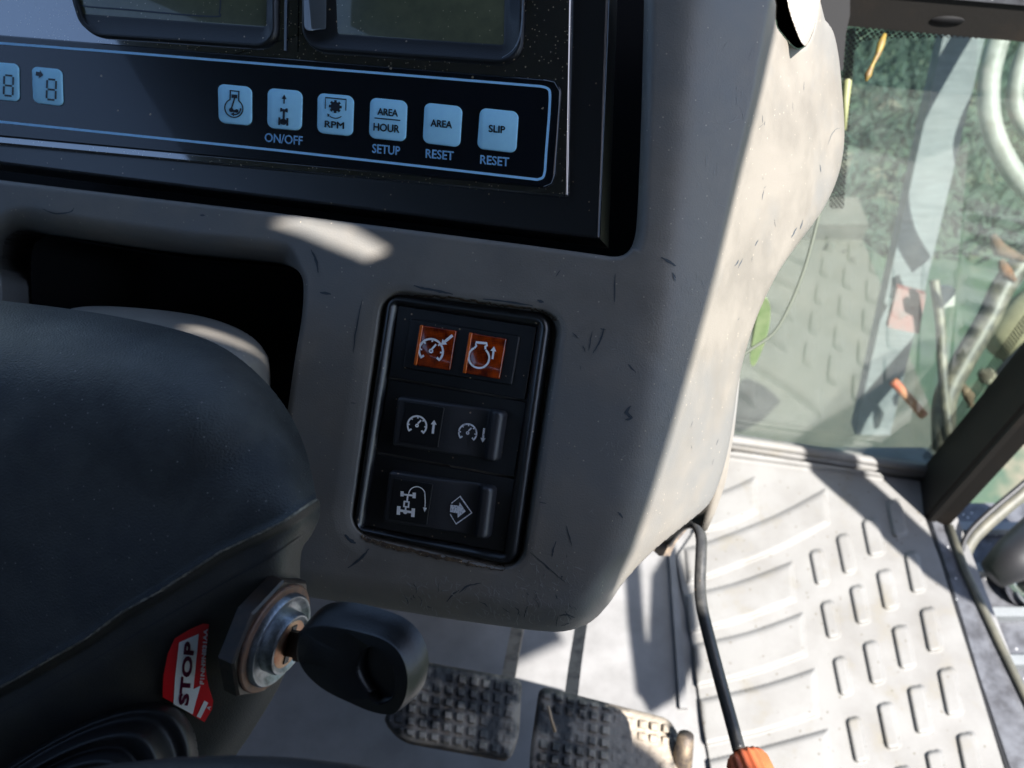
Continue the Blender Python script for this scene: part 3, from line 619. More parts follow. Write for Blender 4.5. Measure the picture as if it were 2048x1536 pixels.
# scuffs and scratches
def scr(lst, h=.00022):
    G = []
    for pts, w in lst:
        P = spline(pts, 5) if len(pts) > 2 else np.linspace(pts[0], pts[1], 6); P = P+RNG.normal(0, .35, P.shape)
        t = np.linspace(0, 1, len(P)); v, f = stroke(P, w*np.sin(np.pi*np.clip(t, .06, .94))**.6*(.7+.6*RNG.random(len(P))))
        G.append((W(v[:, 0], v[:, 1], Ddash(v[:, 0], v[:, 1])-h), f))
    return join(*G)
dk = [([(738, 1098), (720, 1118), (696, 1136)], 5), ([(690, 1070), (700, 1080), (712, 1086)], 7), ([(828, 571), (850, 577), (880, 583), (906, 588)], 5), ([(966, 598), (1020, 604), (1066, 612)], 4), ([(1075, 601), (1088, 605)], 5),
      ([(962, 1166), (936, 1172), (918, 1186)], 3), ([(918, 1180), (905, 1190), (893, 1204)], 3), ([(1112, 1082), (1106, 1100), (1104, 1114)], 3), ([(1060, 1105), (1085, 1125), (1112, 1150), (1130, 1164)], 1.6), ([(1133, 1052), (1138, 1072), (1144, 1092)], 1.8),
      ([(1078, 1004), (1092, 1007)], 2.5), ([(1118, 1232), (1135, 1230), (1150, 1236)], 2.5), ([(1130, 1222), (1142, 1240)], 2), ([(1122, 1252), (1140, 1246)], 2), ([(1322, 515), (1340, 524), (1352, 532)], 5), ([(1345, 545), (1352, 562)], 5),
      ([(1262, 812), (1253, 824), (1262, 836), (1250, 840)], 6), ([(1256, 728), (1272, 746)], 3), ([(1230, 548), (1229, 604)], 2), ([(1208, 656), (1200, 682), (1186, 706)], 3), ([(1184, 664), (1178, 700)], 2), ([(1200, 657), (1212, 660)], 2), ([(640, 585), (662, 588)], 5), ([(622, 500), (632, 520), (636, 545)], 4),
      ([(1145, 665), (1156, 676)], 2), ([(1166, 690), (1170, 704)], 2), ([(724, 598), (712, 660), (706, 706)], 2), ([(1120, 540), (1112, 553)], 2), ([(1090, 1130), (1098, 1140)], 2), ([(1055, 1210), (1048, 1235)], 2), ([(1236, 1024), (1246, 1036)], 4), ([(700, 805), (712, 807)], 1.6),
      ([(86, 418), (110, 427), (140, 424), (148, 416)], 3), ([(400, 430), (410, 431)], 4), ([(1606, 440), (1600, 458)], 2), ([(1594, 455), (1583, 475)], 2.2), ([(1516, 480), (1510, 492)], 1.6), ([(1478, 520), (1470, 532)], 2.6), ([(1486, 516), (1476, 536)], 1.4), ([(1528, 380), (1524, 400)], 1.4), ([(1640, 330), (1642, 345)], 1.6), ([(1655, 290), (1668, 262), (1680, 256)], 1)]
lt = [([(700, 1100), (690, 1125)], 1.2), ([(1022, 1000), (1030, 1014)], 1)]
for i in range(210):
    x = RNG.uniform(800, 1150); y = 1120+RNG.uniform(0, 115); 
    if y > 1190+(x-600)*.12 or (x < 1030 and y < 1100+(x-700)*.14+25): continue
    a = RNG.normal(1.2, .55); l = RNG.uniform(5, 24); c = RNG.normal(0, 3)
    (lt if i % 8 else dk).append(([(x, y), (x+.5*l*math.cos(a)+c, y+.5*l*math.sin(a)), (x+l*math.cos(a), y+l*math.sin(a))], RNG.uniform(.7, 2.0)))
for i in range(70):
    x = RNG.uniform(1050, 1320); y = RNG.uniform(540, 1200); 
    if x > np.interp(y, L1y, L1x)+60 or (x < 1130-(y-600)*.17+10): continue
    a = RNG.normal(1.6, .7); l = RNG.uniform(3, 13); (lt if i % 9 else dk).append(([(x, y), (x+l*math.cos(a), y+l*math.sin(a))], RNG.uniform(.5, 1.3)))
for i in range(60):
    y = RNG.uniform(60, 900); x = np.interp(y, L2y, L2x)-RNG.uniform(10, 110); a = RNG.normal(1.6, .5); l = RNG.uniform(6, 26); lt.append(([(x, y), (x+l*math.cos(a), y+l*math.sin(a))], RNG.uniform(.4, 1.0)))
for i in range(14):
    y = RNG.uniform(150, 1000); x = np.interp(y, L2y, L2x)+RNG.uniform(15, 110); a = RNG.normal(1.9, .4); l = RNG.uniform(5, 20); dk.append(([(x, y), (x+l*math.cos(a), y+l*math.sin(a))], RNG.uniform(.4, .8)))
sdp, _, _ = polydist(sil, np.array([p[0][0][0] for p in dk]), np.array([p[0][0][1] for p in dk])); dk = [p for p, s in zip(dk, sdp) if s > 8]
obj('scuff_marks', scr(dk), m_scufd, dash); obj('scratches', scr(lt), m_scufl, dash)
wl = np.array(spline([(607, 555), (640, 545), (700, 552), (712, 575), (700, 600), (640, 604), (612, 602)], 5, True))

# ------------------------------------------------------------------ instrument cluster
cl = thing('instrument_cluster', 'black instrument cluster with white buttons tinted sky blue set into the dashboard', 'instrument panel', W(600, 250, .37))
PC = DASHP.off(-.011)
def px_loop(*a): return np.array(a, float)
obj('housing', slab(PC, px_loop((-90, -90), (1220, -90), (1200, 478), (-90, 316)), -.03, .0, 5), m_blk, cl, smooth=False)
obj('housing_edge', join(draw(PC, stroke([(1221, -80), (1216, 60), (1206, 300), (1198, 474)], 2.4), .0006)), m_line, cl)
obj('cover_plate', slab(PC, rq([(-90, -90), (1147, -90), (1139, 398), (-90, 283)], [1, 1, 9, 1], 4), .0002, .0022, 5), m_clear, cl, smooth=False)
obj('cover_plate', join(draw(PC, stroke([(1150, -80), (1147, 60), (1142, 250), (1138, 392)], 2.0), .0026)), m_line2, cl).name = 'cover_rim'
mb = rq([(-90, 66), (1127, 166), (1110, 380), (-90, 267)], [1, 26, 26, 1], 8)
obj('button_panel', slab(PC, mb, .0023, .0032, 3), m_memb, cl, smooth=False)
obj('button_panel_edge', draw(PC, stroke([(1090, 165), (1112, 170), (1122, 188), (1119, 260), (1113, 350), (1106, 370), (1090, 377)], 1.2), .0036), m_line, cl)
fr_ = np.vstack([[(-80, 84)], [(0, 90.5), (280, 112), (560, 135), (820, 156), (1075, 177)], spline([(1085, 178), (1098, 182), (1103, 194), (1101, 240)], 4), [(1096, 300)], spline([(1093, 345), (1089, 358), (1078, 362.5)], 4), [(820, 333), (560, 304), (280, 275), (0, 246), (-80, 238)]])
obj('outline_print', draw(PC, stroke(fr_, 5), .0034), m_blue, cl)
# screens
def screen(o, i, ro, ri, name):
    O = rq(o, ro, 8); I = rq(i, ri, 8)
    b = ploft(PC, [(O, .0021), (shrink(O, 2), .0046), (shrink(O, 7), .0046), (shrink(O, 12), .0034), (shrink(I, -5), .0030), (I, .0024)], cap1=False)
    s = obj(name, ploft(PC, [(I, .0024), (shrink(I, 1), .0025)]), m_lcd, cl); obj('screen_bezel', b, m_blk2, s); return s
s1 = screen([(118, -120), (563, -120), (561, 104), (178, 78)], [(140, -120), (541, -120), (538, 58), (166, 32)], [1, 1, 42, 40], [1, 1, 6, 14], 'display')
obj('segment_outline', draw(PC, stroke(np.vstack([[(150, -80)], spline([(152, -20), (160, 6), (178, 17), (260, 24), (430, 38), (446, 28), (448, 0)], 5), [(450, -60)]]), 3), .0028), m_lcdseg, s1)
s2 = screen([(612, -120), (1056, -120), (1048, 137), (612, 106)], [(672, -120), (1014, -120), (1010, 94), (680, 72)], [1, 1, 50, 44], [1, 1, 5, 5], 'display')
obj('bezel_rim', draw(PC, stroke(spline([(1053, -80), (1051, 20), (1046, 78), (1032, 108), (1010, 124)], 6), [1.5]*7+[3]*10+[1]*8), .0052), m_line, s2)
obj('bezel_flank', ploft(PC, [(rq([(617, -100), (663, -100), (662, 66), (618, 72)], [2, 2, 4, 14]), .0047), (rq([(619, -100), (661, -100), (660, 64), (620, 70)], [2, 2, 4, 14]), .0050)]), M('glossy_bezel', (.10, .11, .12), .05, coat=1.), s2)
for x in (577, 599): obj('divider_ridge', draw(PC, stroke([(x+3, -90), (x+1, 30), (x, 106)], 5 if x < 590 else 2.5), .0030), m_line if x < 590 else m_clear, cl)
btn = [[(445, 172.5), (512.5, 179), (512.5, 256), (447, 250)], [(544, 181), (613, 187), (611, 266), (543, 260)], [(643, 191), (715, 197), (712.5, 277), (642, 270)],
       [(747.5, 200), (821, 207), (817.5, 288), (744.5, 280)], [(855, 210), (930, 218), (925, 299), (851, 290)], [(965, 220.5), (1041.5, 228.5), (1036, 310.5), (958.5, 301.5)]]
PB = .0034; EX = np.array([.9935, .0945]); UP = np.array([.035, -1.])
B = []
for c in btn: B.append(obj('button', slab(PC, rq(c, 13, 6), PB-.0001, PB+.0007, 2), m_btn, cl))
hb = PB+.0010
def sym(par, gs, name='symbol', mat=None, h=hb): return obj(name, join(*[draw(PC, g, h) for g in gs]), mat or m_ink, par)
# engine symbol
u = xf
def fr2(o, sx=1., ex=EX, ey=-UP): return lambda g: xf(g, o, ex*sx, ey*sx)
f = fr2((478.5, 222))
sym(B[0], [f(stroke([(-8, -15), (-8, -34), (9, -34), (9, -15)], 2.4)), f(fill([(-5, -27), (6, -27), (6, -20), (-5, -20)])), f(arc((0, 0), 18, -62, 242, 2.4, 36)), f(stroke([(1, -20), (-5, 2)], 3)), f(disc((-5, 4), 4.4)), f(stroke([(-5, 5), (6, 6)], 4.5)), f(disc((6, 5), 3.6)), f(arc((1, 0), 12.5, -5, 95, 2.6, 14)), f(fill([(-6, 12), (1, 8), (1, 16)]))])
f = fr2((577.5, 222))
sym(B[1], [f(arrow((0, -9), (0, -27), 2.6, 10, 9)), f(fill([(-7, 0), (-7, 8), (-3, 7), (-3, 6), (-1.6, 8), (-1.6, 22), (2.6, 22), (2.6, 8), (4, 6), (4, 7), (8, 8), (8, 0), (4, 0), (3, 2), (-3, 2), (-3, 0)])), f(fill([(-10, 19), (-10, 34), (-6, 34), (-6, 29), (6, 29), (6, 34), (10, 34), (10, 19), (6, 19), (6, 23), (-6, 23), (-6, 19)])), f(disc((0, 27), 6.5))])
f = fr2((679.5, 219)); teeth = []
for k in range(8):
    a = k*math.pi/4; teeth.append(f(fill([(8*math.cos(a-.28), 8*math.sin(a-.28)), (13*math.cos(a-.2), 13*math.sin(a-.2)), (13*math.cos(a+.2), 13*math.sin(a+.2)), (8*math.cos(a+.28), 8*math.sin(a+.28))])))
sym(B[2], [f(stroke([(-20, 6), (-20, -16), (21, -16), (21, 6)], 2)), f(disc((0, 0), 9.5))]+teeth+[f(arc((0, 4), 19, 48, 125, 1.8, 12)), f(fill([(-16, 15), (-10, 17), (-14, 22)]))])
def word(par, s, o, width, cap, mat=m_ink, name='lettering', h=hb, ex=EX, up=UP, bold=0): return obj(name, draw(PC, text(s, o, ex, up, width, cap, 1.0, bold), h), mat, par, smooth=False)
word(B[2], 'RPM', (658.5, 259.5), 38, 13.5, bold=0)
word(B[3], 'AREA', (763, 235), 40, 14); word(B[3], 'HOUR', (755, 266), 51, 15.5); sym(B[3], [stroke([(757, 241.5), (808, 246.5)], 2.2)], 'dividing_line')
word(B[4], 'AREA', (868, 258), 42, 14.5); word(B[5], 'SLIP', (983, 269), 32, 14.5)
for s, o, w_ in (('ON/OFF', (538, 287), 75), ('SETUP', (751, 309), 55), ('RESET', (857, 319), 55), ('RESET', (965, 331), 57)): word(cl, s, o, w_, 18, m_blue, h=.0036)
for c, up_ in (([(-28, 127), (50, 133), (51, 208), (-26, 200)], True), ([(76, 138), (136, 144), (138, 217), (79, 210)], False)):
    g = obj('indicator_window', slab(PC, rq(c, 11, 6), PB-.0001, PB+.0007, 2), m_btn, cl)
    ox = 32 if up_ else 117; oy = 177 if up_ else 185; f = fr2((ox, oy)); S = []
    for a_, b_ in (((-7, -20), (7, -20)), ((-7, 0), (7, 0)), ((-7, 20), (7, 20)), ((-9, -18), (-9, -2)), ((9, -18), (9, -2)), ((-9, 2), (-9, 18)), ((9, 2), (9, 18))): S.append(f(stroke([a_, b_], 3.6)))
    S.append(f(arrow((-24, -20), (-24, -36), 5, 13, 9)) if up_ else f(arrow((-32, -29), (-17, -27), 8, 17, 8)))
    sym(g, S, 'symbol', m_lcdseg)

# ------------------------------------------------------------------ switch panel
sw = thing('switch_panel', 'black switch panel with two amber lamps and two rocker switches', 'switch panel', W(900, 860, .35))
PS = DASHP.off(-.0064)
O = rq([(780, 588), (1109, 628), (1038, 1131), (711, 1056)], [30, 34, 34, 30], 8)
I = rq([(799, 610), (1077, 653), (1009, 1105), (730, 1052)], 2.5, 8)
def mixl(a, b, t): return a*(1-t)+b*t
obj('bezel', ploft(PS, [(O, -.004), (O, .0015), (mixl(O, I, .12), .0034), (mixl(O, I, .35), .0046), (mixl(O, I, .6), .0044), (mixl(O, I, .85), .0030), (I, .0022), (I, -.001)], cap1=False), m_blk, sw)
mods = [[(799, 610), (1077, 653), (1052, 800), (780, 754)], [(778, 757), (1054, 803), (1030, 954), (754, 904)], [(752, 907), (1032, 957), (1009, 1105), (730, 1052)]]
M1 = obj('lamp_module', slab(PS, rq(shrink(mods[0], 1), 1.5, 3), -.002, .0020, 1.5), m_blk2, sw, smooth=False)
obj('raised_plate', slab(PS, rq([(824, 637), (1044, 672), (1027, 771), (810, 736)], 5, 4), .0019, .0030, 3), m_blk2, M1, smooth=False)
lens = [[(846, 650), (919, 662), (906, 741), (833, 729)], [(943, 665), (1018, 678), (1004, 758), (930, 745)]]
LN = []
for c in lens:
    l = obj('indicator_lamp', slab(PS, rq(c, 3, 3), .0030, .0044, 2.5), m_amber, sw); LN.append(l)
    c = np.array(c, float); e = [mixl(c[0], c[1], .02), mixl(c[0], c[1], .11), mixl(c[3], c[2], .11), mixl(c[3], c[2], .02)]
    obj('lens_edge', slab(PS, rq(e, 1.5, 2), .0044, .0050, 1.5), m_amber2, l)
def sdraw(par, gs, h, mat=m_white, name='symbol', pl=PS): return obj(name, join(*[draw(pl, g, h) for g in gs]), mat, par)
SX = np.array([.988, .154]); SY = np.array([-.12, .993])
def gauge(c, r, w, sc=1.):
    f = lambda g: xf(g, c, SX*sc, SY*sc); G = [f(arc((0, 0), r, 140, 400, w, 40))]
    for a in (140, 40): ar = math.radians(a); p = np.array([math.cos(ar), math.sin(ar)]); G.append(f(stroke([p*(r+w*.5), p*(r-w*1.6)], w)))
    for a in (180, 225, 270, 315, 360): ar = math.radians(a); p = np.array([math.cos(ar), math.sin(ar)]); G.append(f(stroke([p*r, p*(r-r*.24)], w*.8)))
    G += [f(stroke([(1, -4), (r*.36, -r*.62)], w*.9)), f(arc((0, 0), r*.13, 0, 360, w*.75, 14))]; return G
sdraw(LN[0], gauge((869.5, 702), 23.5, 4.2)+[arrow((912, 671), (889, 690), 5.5, 14, 10)], .0048)
th = np.linspace(-55, 235, 34)*math.pi/180
f = lambda g: xf(g, (964, 715), SX, SY)
eng = [(20.5*math.cos(t), 20.5*math.sin(t)) for t in th]
sdraw(LN[1], [f(stroke([(11, -18), (10, -24), (13, -26), (12, -30), (-9, -29), (-9, -25), (-8, -22), (-11, -17)][::-1], 3.6)), f(stroke(eng, 3.9)), f(arrow((27, -1), (27, -26), 4, 12, 9))], .0048)
def rocker(module, quad, n, sticker, hinge, mat=m_rock):
    Mo = np.array(module, float); c = np.array(quad, float)
    base = obj('switch_frame', slab(PS, rq(shrink(Mo, 1), 1.5, 3), -.002, .0006, 1.2), m_blk, sw, smooth=False)
    NU, NV = 90, 40; cs = shrink(c, 0)
    U, Vv = np.meshgrid(np.linspace(0, 1, NU), np.linspace(0, 1, NV))
    # rounded corners
    PX = (1-U)*(1-Vv)*c[0, 0]+U*(1-Vv)*c[1, 0]+U*Vv*c[2, 0]+(1-U)*Vv*c[3, 0]; PY = (1-U)*(1-Vv)*c[0, 1]+U*(1-Vv)*c[1, 1]+U*Vv*c[2, 1]+(1-U)*Vv*c[3, 1]
    h = np.where(U < hinge, .0046-.0006*U/hinge, .0040-.0022*sstep(hinge, .80, U))
    h = h+.0042*sstep(.83, .90, U)*(1-sstep(.93, 1.04, U)*.7)
    s, qx, qy = polydist(rq(c, [9, 12, 12, 9], 6), PX, PY); r = 8.; a = np.clip(s, 0, r); k = np.sqrt(np.maximum(1-(1-a/r)**2, 0))
    out = s < 0; PX = np.where(out, qx, PX); PY = np.where(out, qy, PY); h = .0006+(h-.0006)*np.where(out, 0, .25+.75*k); h = np.where(s < 1e-6, -.0005, h)
    P = PS.pt(PX, PY, h).reshape(-1, 3); idx = np.arange(NU*NV).reshape(NV, NU)
    Q = np.stack([idx[:-1, :-1], idx[:-1, 1:], idx[1:, 1:], idx[1:, :-1]], -1).reshape(-1, 4)
    rk = obj('rocker_switch', (P, Q), mat, sw)
    # symbol plate on the left half of the rocker
    obj('symbol_plate', slab(PS, rq(sticker, 1.5, 2), .0043, .00505, 1), m_blk2, rk, smooth=False)
    return rk
R1 = rocker(mods[1], [(800, 790), (1018, 821), (1003, 925), (789, 891)], 0, [(821, 802), (896, 814), (883, 892), (807, 881)], .46)
R2 = rocker(mods[2], [(783, 937), (997, 970), (984, 1077), (770, 1042)], 0, [(796, 953), (873, 965), (861, 1045), (786, 1034)], .46)
sdraw(R1, gauge((842.5, 849), 18.6, 3.6)+[arrow((873.5, 865), (876.5, 838), 4.8, 12, 9)], .0053)
def sdraw_low(par, gs, mat): 
    obj('symbol', join(*[draw(PS, g, .0042) for g in gs]), mat, par)
sdraw_low(R1, gauge((941, 864), 17.6, 3.2)+[arrow((973.5, 854.5), (970.5, 883), 4.2, 11, 9)], m_worn)
# tractor outline with turning arrow
f = lambda g: xf(g, (821, 1005), SX, SY)
T = [f(stroke([(-11, -19), (13, -20)], 3.6)), f(stroke([(-11, -25), (-10, -15)], 6.5)), f(stroke([(13, -26), (14, -15)], 6.5)), f(stroke([(1, -20), (1, -6)], 3.4)), f(stroke([(-4, -6), (5, -6), (5, 4), (-4, 4), (-4, -6), (0, -6)], 3)),
     f(stroke([(0, 4), (0, 12)], 3.4)), f(stroke([(-12, 13), (14, 13)], 4.6)), f(stroke([(-14, 5), (-13, 22)], 7)), f(stroke([(15, 5), (16, 22)], 7)), f(arc((19, -22), 16.5, 180, 335, 2, 20)), f(stroke([(34, -28), (37, -10), (37.5, 2)], 2)), f(fill([(33.5, 0), (41.5, 0), (38, 9)])), f(disc((0, 14), 4.5))]
sdraw(R2, T, .0053)
sdraw_low(R2, [stroke([(909, 1003), (926, 989.5), (949, 1022), (918, 1044), (906, 1024)], 2.2), fill([(907, 1006), (924, 1008), (925, 1001), (937, 1019), (921, 1032), (921, 1023), (906, 1020)])], m_worn)

# ------------------------------------------------------------------ steering column cover
ridge = np.array([(-120, 1440), (35, 1360), (107, 1318), (174, 1280), (244, 1228), (314, 1190), (440, 1108), (520, 1070), (570, 1045), (612, 1016), (637, 1000)], float)
topl = spline([(-120, 590), (0, 601), (140, 618), (260, 638), (380, 667), (460, 703), (528, 760), (578, 825), (608, 890), (624, 950), (634, 1003)], 6)
lowr = spline([(640, 1010), (637, 1040), (622, 1072), (604, 1100), (600, 1150), (606, 1210), (602, 1280), (575, 1335), (550, 1388), (500, 1470), (455, 1540), (420, 1640)], 5)
comb = np.vstack([[(-1200, 500)], topl, lowr, [(380, 2600), (-1200, 2600)]])
TX, TY = np.meshgrid(np.arange(-160, 760, 5.), np.arange(540, 1680, 5.))
def rdist(X, Y):
    best = np.full(X.shape, 1e9); sg = np.zeros(X.shape)
    for (x0, y0), (x1, y1) in zip(ridge[:-1], ridge[1:]):
        dx, dy = x1-x0, y1-y0; t = np.clip(((X-x0)*dx+(Y-y0)*dy)/(dx*dx+dy*dy), 0, 1); d = np.hypot(X-x0-t*dx, Y-y0-t*dy); cr = dx*(Y-y0)-dy*(X-x0); m = d < best
        best = np.where(m, d, best); sg = np.where(m, np.sign(cr), sg)
    return best*sg
def _dome(X, Y):
    s, qx, qy = polydist(comb, X, Y); s = np.clip(s, 0, None); t = rdist(X, Y)
    R = np.interp(t, [-160, 20], [300, 70]); hh = np.interp(t, [-160, 20], [.055, .020]); a = np.clip(s/R, 0, 1)
    D = .252+hh*(1-np.sqrt(np.maximum(1-(1-a)**2.2, 0)))+.00003*(600-X)*(X < 600)+.006*(Y < 800)*((800-Y)/200)**2
    return D
TD = _dome(TX, TY)
for _ in range(22):
    Pd = np.pad(TD, 1, 'edge'); TD = (Pd[:-2, 1:-1]+Pd[2:, 1:-1]+Pd[1:-1, :-2]+Pd[1:-1, 2:]+2*TD)/6
def Dcol(X, Y):
    X = np.asarray(X, float); Y = np.asarray(Y, float); t = rdist(X, Y)
    gx = np.clip((X+160)/5, 0, TX.shape[1]-1.001); gy = np.clip((Y-540)/5, 0, TX.shape[0]-1.001); i = gx.astype(int); j = gy.astype(int); u = gx-i; v = gy-j
    D = (TD[j, i]*(1-u)+TD[j, i+1]*u)*(1-v)+(TD[j+1, i]*(1-u)+TD[j+1, i+1]*u)*v
    D = D-.0030*np.exp(-((t+4)/7)**2)+.0060*sstep(-1, 16, t)+.00013*softplus(t-70, 14)
    return D+.0005*vnoise(X, Y, 90, 5)
colm = thing('steering_column', 'dark textured plastic steering column cover with ridge at the lower left', 'steering column', W(300, 1000, .26))
up_poly = np.vstack([topl, ridge[::-1]]); lo_poly = np.vstack([ridge+np.array([0, -3]), lowr, [(-120, 1640)]])
bb = (-90, 300, 700, 1580)
obj('upper_cover', relief(up_poly, Dcol, 3., wall=.02, bbox=bb), m_col, colm)
obj('lower_cover', relief(lo_poly, lambda X, Y: Dcol(X, Y)+.0004, 3., wall=.05, bbox=bb), m_collow, colm)
rv = spline([(-80, 1470), (120, 1360), (244, 1285), (340, 1228), (440, 1170), (540, 1115), (600, 1075)], 6)
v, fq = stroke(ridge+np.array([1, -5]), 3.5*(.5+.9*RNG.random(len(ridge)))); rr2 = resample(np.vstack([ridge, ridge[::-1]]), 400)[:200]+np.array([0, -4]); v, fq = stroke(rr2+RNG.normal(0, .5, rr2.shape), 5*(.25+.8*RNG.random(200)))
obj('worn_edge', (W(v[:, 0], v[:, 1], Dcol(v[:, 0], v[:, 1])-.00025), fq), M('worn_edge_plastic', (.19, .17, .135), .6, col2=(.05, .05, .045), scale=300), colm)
v, fq = stroke(rv, 3); obj('groove', (W(v[:, 0], v[:, 1], Dcol(v[:, 0], v[:, 1])-.0001), fq), m_rub, colm)
# second cover behind
bk_poly = np.vstack([spline([(100, 640), (140, 618), (200, 612), (300, 618), (390, 630), (455, 648), (502, 672), (528, 700), (540, 740), (543, 900)], 6), [(540, 1000), (100, 900)]])
def Dback(X, Y):
    s, qx, qy = polydist(bk_poly, X, Y); a = np.clip(s/70, 0, 1); return .325+.05*(1-np.sqrt(np.maximum(1-(1-a)**2, 0)))
obj('rear_cover', relief(bk_poly, Dback, 3., wall=.03), m_dash, colm)
obj('cable_grommet', lathe(W(8, 570, .42), -CF+CR*.4, [(.006, 0), (.009, .001), (.0095, -.002), (.0095, -.01)], 20), m_rub, colm)
# rubber boot of the stalk
def bq(X, Y):
    rx, ry = X-5, Y-1726; u_ = rx*.77-ry*.64; v_ = rx*.64+ry*.77; return np.sqrt((u_/470)**2+(v_/np.where(v_ < 0, 150., 235.))**2)
ba = np.linspace(0, 2*math.pi, 140, endpoint=False); bu = 470*np.cos(ba); bv_ = np.where(np.sin(ba) < 0, 150., 235.)*np.sin(ba)
boot = np.stack([5+bu*.77+bv_*.64, 1726-bu*.64+bv_*.77], 1)
def Dboot(X, Y):
    q_ = np.clip(bq(X, Y), 0, 1)
    return .285-.034*np.sqrt(1-q_**2.2)-.0030*np.cos(2*np.pi*(q_-.97)/.17)*sstep(.25, .45, q_)
bt = thing('stalk_boot', 'ribbed black rubber boot at the bottom left under the red sticker', 'rubber boot', W(250, 1480, .25))
obj('ribbed_sleeve', relief(boot, Dboot, 2.5, wall=.03, bbox=(-90, 1300, 700, 1580)), m_rub, bt)

# warning sticker
sk = thing('warning_sticker', 'red and white STOP sticker on the steering column beside the key', 'sticker', W(380, 1340, .27))
def sdr(name, g, mat, h, par):
    v, f_ = g; v = np.array(v)
    # dense enough outline so that it follows the cover
    return obj(name, (W(v[:, 0], v[:, 1], PK.depth(v[:, 0], v[:, 1])-h), f_), mat, par, smooth=False)
gx_, gy_ = np.meshgrid(np.linspace(330, 425, 12), np.linspace(1250, 1440, 20)); dd = 1/Dcol(gx_, gy_)
A_ = np.stack([gx_.ravel(), gy_.ravel(), np.ones(gx_.size)], 1); cf = np.linalg.lstsq(A_, dd.ravel(), rcond=None)[0]; res = (A_@cf-dd.ravel()).max()
ivd = lambda x, y: 1/(cf[0]*x+cf[1]*y+cf[2]+max(res, 0)+.02)
PK = plane3((330, 1250, ivd(330, 1250)), (425, 1250, ivd(425, 1250)), (380, 1440, ivd(380, 1440)))
kk = 2.866
def K(*a): return [(x/kk, 1000+y/kk) for x, y in a]
edge = K((1198, 712), (1190, 800), (1178, 900), (1182, 1000), (1196, 1070), (1222, 1150), (1215, 1200), (1172, 1272), (1110, 1235), (1000, 1165), (932, 1128), (938, 1000), (962, 880), (1003, 792), (1090, 740), (1165, 708))
base_ = obj('red_film', ploft(PK, [(np.array(edge), 0), (np.array(edge), .00012)]), m_red, sk, smooth=False)
def skd(name, g, mat): v, f_ = g; v = np.array(v, float); return obj(name, (PK.pt(v[:, 0], v[:, 1], .0003*np.ones(len(v))), f_), mat, base_, smooth=False)
skd('white_arrow', fill(K((1140, 763), (1110, 1080), (1150, 1060), (1105, 1225), (995, 1165), (1005, 1010), (1028, 812))), m_swhite)
skd('white_bar', fill(K((1172, 1145), (1195, 1158), (1150, 1248), (1128, 1236))), m_swhite)
def kt(s, o, e, width, cap, mat, h=.0005, name='lettering', bold=.02):
    e = np.array(e, float); e /= np.linalg.norm(e); upv = np.array([e[1], -e[0]])
    v, f_ = text(s, K(o)[0], e, upv, width/kk, cap/kk, 1, bold); obj(name, (PK.pt(v[:, 0], v[:, 1], h*np.ones(len(v))), f_), mat, base_, smooth=False)
kt('STOP', (1078, 1172), (.10, -1), 365, 54, m_maroon, bold=.03); kt('F1NN9N831AA', (1168, 1050), (.075, -1), 318, 22, m_swhite, bold=.02); kt('A', (1204, 1198), (.3, -1), 22, 20, m_swhite)

# ------------------------------------------------------------------ ignition switch
ax = .92*CR-.28*CU-.31*CF; ax /= np.linalg.norm(ax); IC = W(549, 1275, .266)
ig = thing('ignition_switch', 'round metal ignition lock with black octagonal nut on the column', 'ignition switch', IC)
obj('nut', lathe(IC, ax, [(0.01969, -.0055), (0.01969, -.0008), (0.01900, -.0001), (0.01477, 0)], 8, a0=.1), m_nut, ig, angle=25)
obj('washer', lathe(IC, ax, [(0.01732, -.003), (0.01732, .0008), (0.01693, .0012), (0.01378, .0012)], 56), m_copper, ig, angle=40)
obj('outer_ring', lathe(IC, ax, [(0.01490, .0), (0.01490, .0024), (0.01435, .0032), (0.01343, .0030), (0.01242, .0018), (0.01012, .0018)], 56), m_steel, ig, angle=50)
obj('barrel', lathe(IC, ax, [(0.01012, .0), (0.00994, .0052), (0.00938, .0062), (0.00865, .0062), (0.00828, .0056)], 56), m_steel, ig, angle=60)
obj('core', lathe(IC, ax, [(0.00819, .0), (0.00819, .0054), (0.00736, .0057)], 48), m_core, ig)
ucx, vcx, _ = frame_of(ax, CU)    # vcx ~ up in the picture, ucx ~ towards viewer/left
kz = IC+ax*.0057
obj('keyhole', loft([[kz+vcx*a_*.0062+ucx*b_*.0012+ax*c_ for a_, b_ in ((1, 1), (1, -1), (-1, -1), (-1, 1))] for c_ in (0, .0004)], cap0=True), m_rub, ig, smooth=False)
# key
ky = thing('ignition_key', 'black plastic ignition key with a hole, inserted in the round lock', 'key', W(700, 1330, .26))
PKY = plane3((590, 1280, .252), (830, 1330, .238), (700, 1430, .248))
fr_l = spline([(592, 1284), (600, 1262), (626, 1250), (675, 1254), (719, 1263), (766, 1277), (799, 1303), (815, 1343), (815, 1384), (802, 1416), (782, 1431), (741, 1424), (700, 1407), (646, 1381), (608, 1349), (590, 1315)], 4, True)
bk_l = spline([(597, 1262), (612, 1232), (646, 1215), (692, 1217), (750, 1232), (794, 1252), (822, 1282), (837, 1320), (838, 1355), (828, 1390), (807, 1419), (780, 1433), (740, 1426), (702, 1411), (650, 1383), (606, 1340)], 4, True)
ho_l = spline([(716, 1330), (726, 1304), (750, 1297), (772, 1314), (784, 1342), (787, 1372), (780, 1398), (762, 1408), (744, 1398), (727, 1374), (717, 1352)], 4, True)
NK = 72
bk_l = mixl(resample(bk_l, 300, (597, 1262)), resample(fr_l, 300, (592, 1284)), .16)
